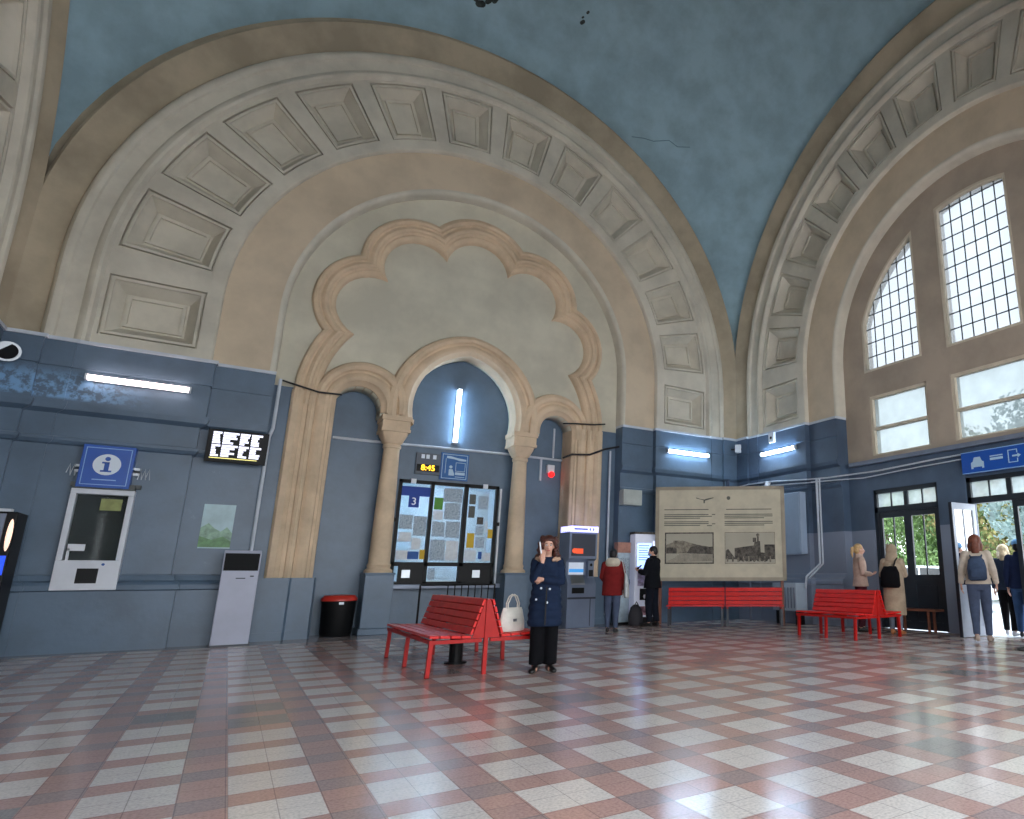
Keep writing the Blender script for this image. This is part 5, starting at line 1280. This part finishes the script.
# 5 beige long hooded coat
L5 = (10.47, 8.12)
TAUPE = fabric('taupe_wool', (170, 150, 128))
p5, HM, _ = person(L5, rz_dir(.75, .30), 1.66, 'person in a long beige hooded coat, back turned, before the closed dark door', dict(
    arms=[((-.22, -.04, 1.12), (-.14, -.20, 1.26), (.3, -.6, .6), (0, 0, 1), .7), ((.23, .0, 1.12), (.18, -.22, 1.24), (-.3, -.6, .5), (0, 0, 1), .6)],
    feet=[(-.09, .04), (.09, -.05)], shoe=mat('tan_leather', (184, 116, 66), .5), trouser=fabric('pale_grey_trousers', (112, 118, 130)), tw=(.09, .07, .055, .05), coat=TAUPE, hem=.36, cw=1.06,
    coatkeys=[(.36, .20, .16), (.7, .20, .16), (1.0, .19, .15), (1.25, .19, .14), (1.34, .185, .125), (1.40, .165, .10), (1.44, .10, .08)]))
b = MB(); b.ball((0, .03, .025), (.112, .118, .125), 18, 12, HM); b.ell([(0, .02, 1.40, .13, .11), (0, .03, 1.47, .12, .11), (0, .03, 1.54, .11, .11)], 20); b.ball((0, -.09, 0), (.001, .001, .001), 6, 4, HM)
blob('hood', b, TAUPE, p5, .012, 3)
root = empty('shoulder_bag', (L5[0], L5[1], 0), rz_dir(.75, .30)); tag(root, 'black shoulder bag on the back of the person in the long beige coat', 'bag')
b = MB(); b.ell([(-.02, .26, .86, .15, .06), (-.02, .28, .90, .19, .10), (-.02, .28, 1.14, .18, .09), (-.02, .25, 1.26, .12, .05)], 20); obj('body', b, BLKF, root, smooth=True)
b = MB(); b.tube([(-.06, .20, 1.2), (-.10, .15, 1.36), (-.11, .05, 1.42), (-.08, -.10, 1.36), (.06, -.16, 1.14), (.18, -.10, .98), (.20, .10, .95), (.16, .22, .98)], .014, 8); obj('strap', b, BLACK, root)

# 6 woman with backpack walking out
L6 = (10.52, 6.38)
RHAIR = mat('auburn_hair', (112, 60, 42), .5, var=.3, scale=30); SAND = fabric('pale_sand_sweater', (196, 182, 166))
p6, HM, _ = person(L6, rz_dir(.86, .5), 1.78, 'auburn-haired woman in a pale sweater and jeans walking out beside the open door leaf', dict(
    arms=[((-.24, .03, 1.12), (-.27, -.06, .90), (0, -.2, -1), (1, 0, 0), .35), ((.24, .02, 1.12), (.27, -.05, .90), (0, -.2, -1), (-1, 0, 0), .35)],
    feet=[(-.09, -.10), (.09, .22, .03)], shoe=mat('pale_brown_shoe', (170, 150, 136), .5), trouser=JEAN, tw=(.10, .08, .062, .052), coat=SAND, coatname='sweater', hem=.90, cw=1.05, hair='long', hairm=RHAIR))
root = empty('backpack', (L6[0], L6[1], 0), rz_dir(.86, .5)); tag(root, 'slate blue backpack worn by the auburn-haired woman', 'bag')
b = MB(); b.ell([(0, .19, 1.0, .11, .05), (0, .21, 1.03, .15, .085), (0, .22, 1.2, .155, .09), (0, .21, 1.34, .13, .075), (0, .18, 1.41, .07, .04)], 22); obj('body', b, fabric('slate_cloth', (66, 80, 104)), root, smooth=True)
b = MB(); b.ell([(0, .27, 1.04, .09, .02), (0, .30, 1.07, .11, .035), (0, .30, 1.18, .11, .035), (0, .28, 1.22, .09, .02)], 18); obj('front_pocket', b, fabric('slate_cloth', (0, 0, 0)), root, smooth=True)
for s in (-1, 1):
    b = MB(); b.tube([(s*.08, .15, 1.38), (s*.10, .06, 1.45), (s*.11, -.08, 1.41), (s*.12, -.13, 1.26), (s*.15, -.05, 1.10), (s*.13, .14, 1.04)], .014, 8); obj('strap', b, fabric('slate_cloth', (0, 0, 0)), root)
# 7 fair-haired person in the doorway
p7, HM, _ = person((11.95, 6.68), rz_dir(1, .3), 1.66, 'fair-haired person in a dark jacket and black trousers stepping out through the doorway', dict(
    arms=[FT['down_r'], FT['down_l']], feet=[(-.09, .12), (.09, -.10)], shoe=mat('pale_shoe', (190, 190, 196), .5), trouser=BLKF, tw=(.10, .08, .065, .055), coat=fabric('dark_slate_jacket', (46, 56, 74)), hem=.84, hair='long', hairm=mat('pale_blonde_hair', (206, 186, 150), .5, var=.25, scale=30)))
# 8 person in navy at the right edge
p8, HM, _ = person((11.78, 6.30), rz_dir(1, .3), 1.72, 'person in navy jacket, blue jeans and light blue cap at the right picture edge', dict(
    arms=[FT['down_r'], FT['down_l']], feet=[(-.10, .10), (.10, -.10)], shoe=SHB, trouser=JEANB, tw=(.105, .085, .07, .062), coat=fabric('navy_jacket', (24, 34, 62)), hem=.84, cw=1.08, collar=True, hair='short', hairm=HAIRB))
b = MB(); b.ball((0, .02, .055), (.094, .102, .085), 18, 10, HM); b.box(-.06, .06, -.15, -.06, .045, .058, HM); blob('cap', b, fabric('light_blue_cloth', (110, 160, 205)), p8, .010, 2)
# 9 walker cut by the right edge
p9, HM, _ = person((9.98, 5.02), rz_dir(-.55, .83), 1.72, 'walker at the right edge of the photo, only a black shoe in view', dict(
    arms=[FT['down_r'], FT['down_l']], feet=[(-.10, .16), (.10, -.26)], shoe=SHB, trouser=BLKF, coat=BLKF, hem=.84, hair='short', hairm=HAIRB))
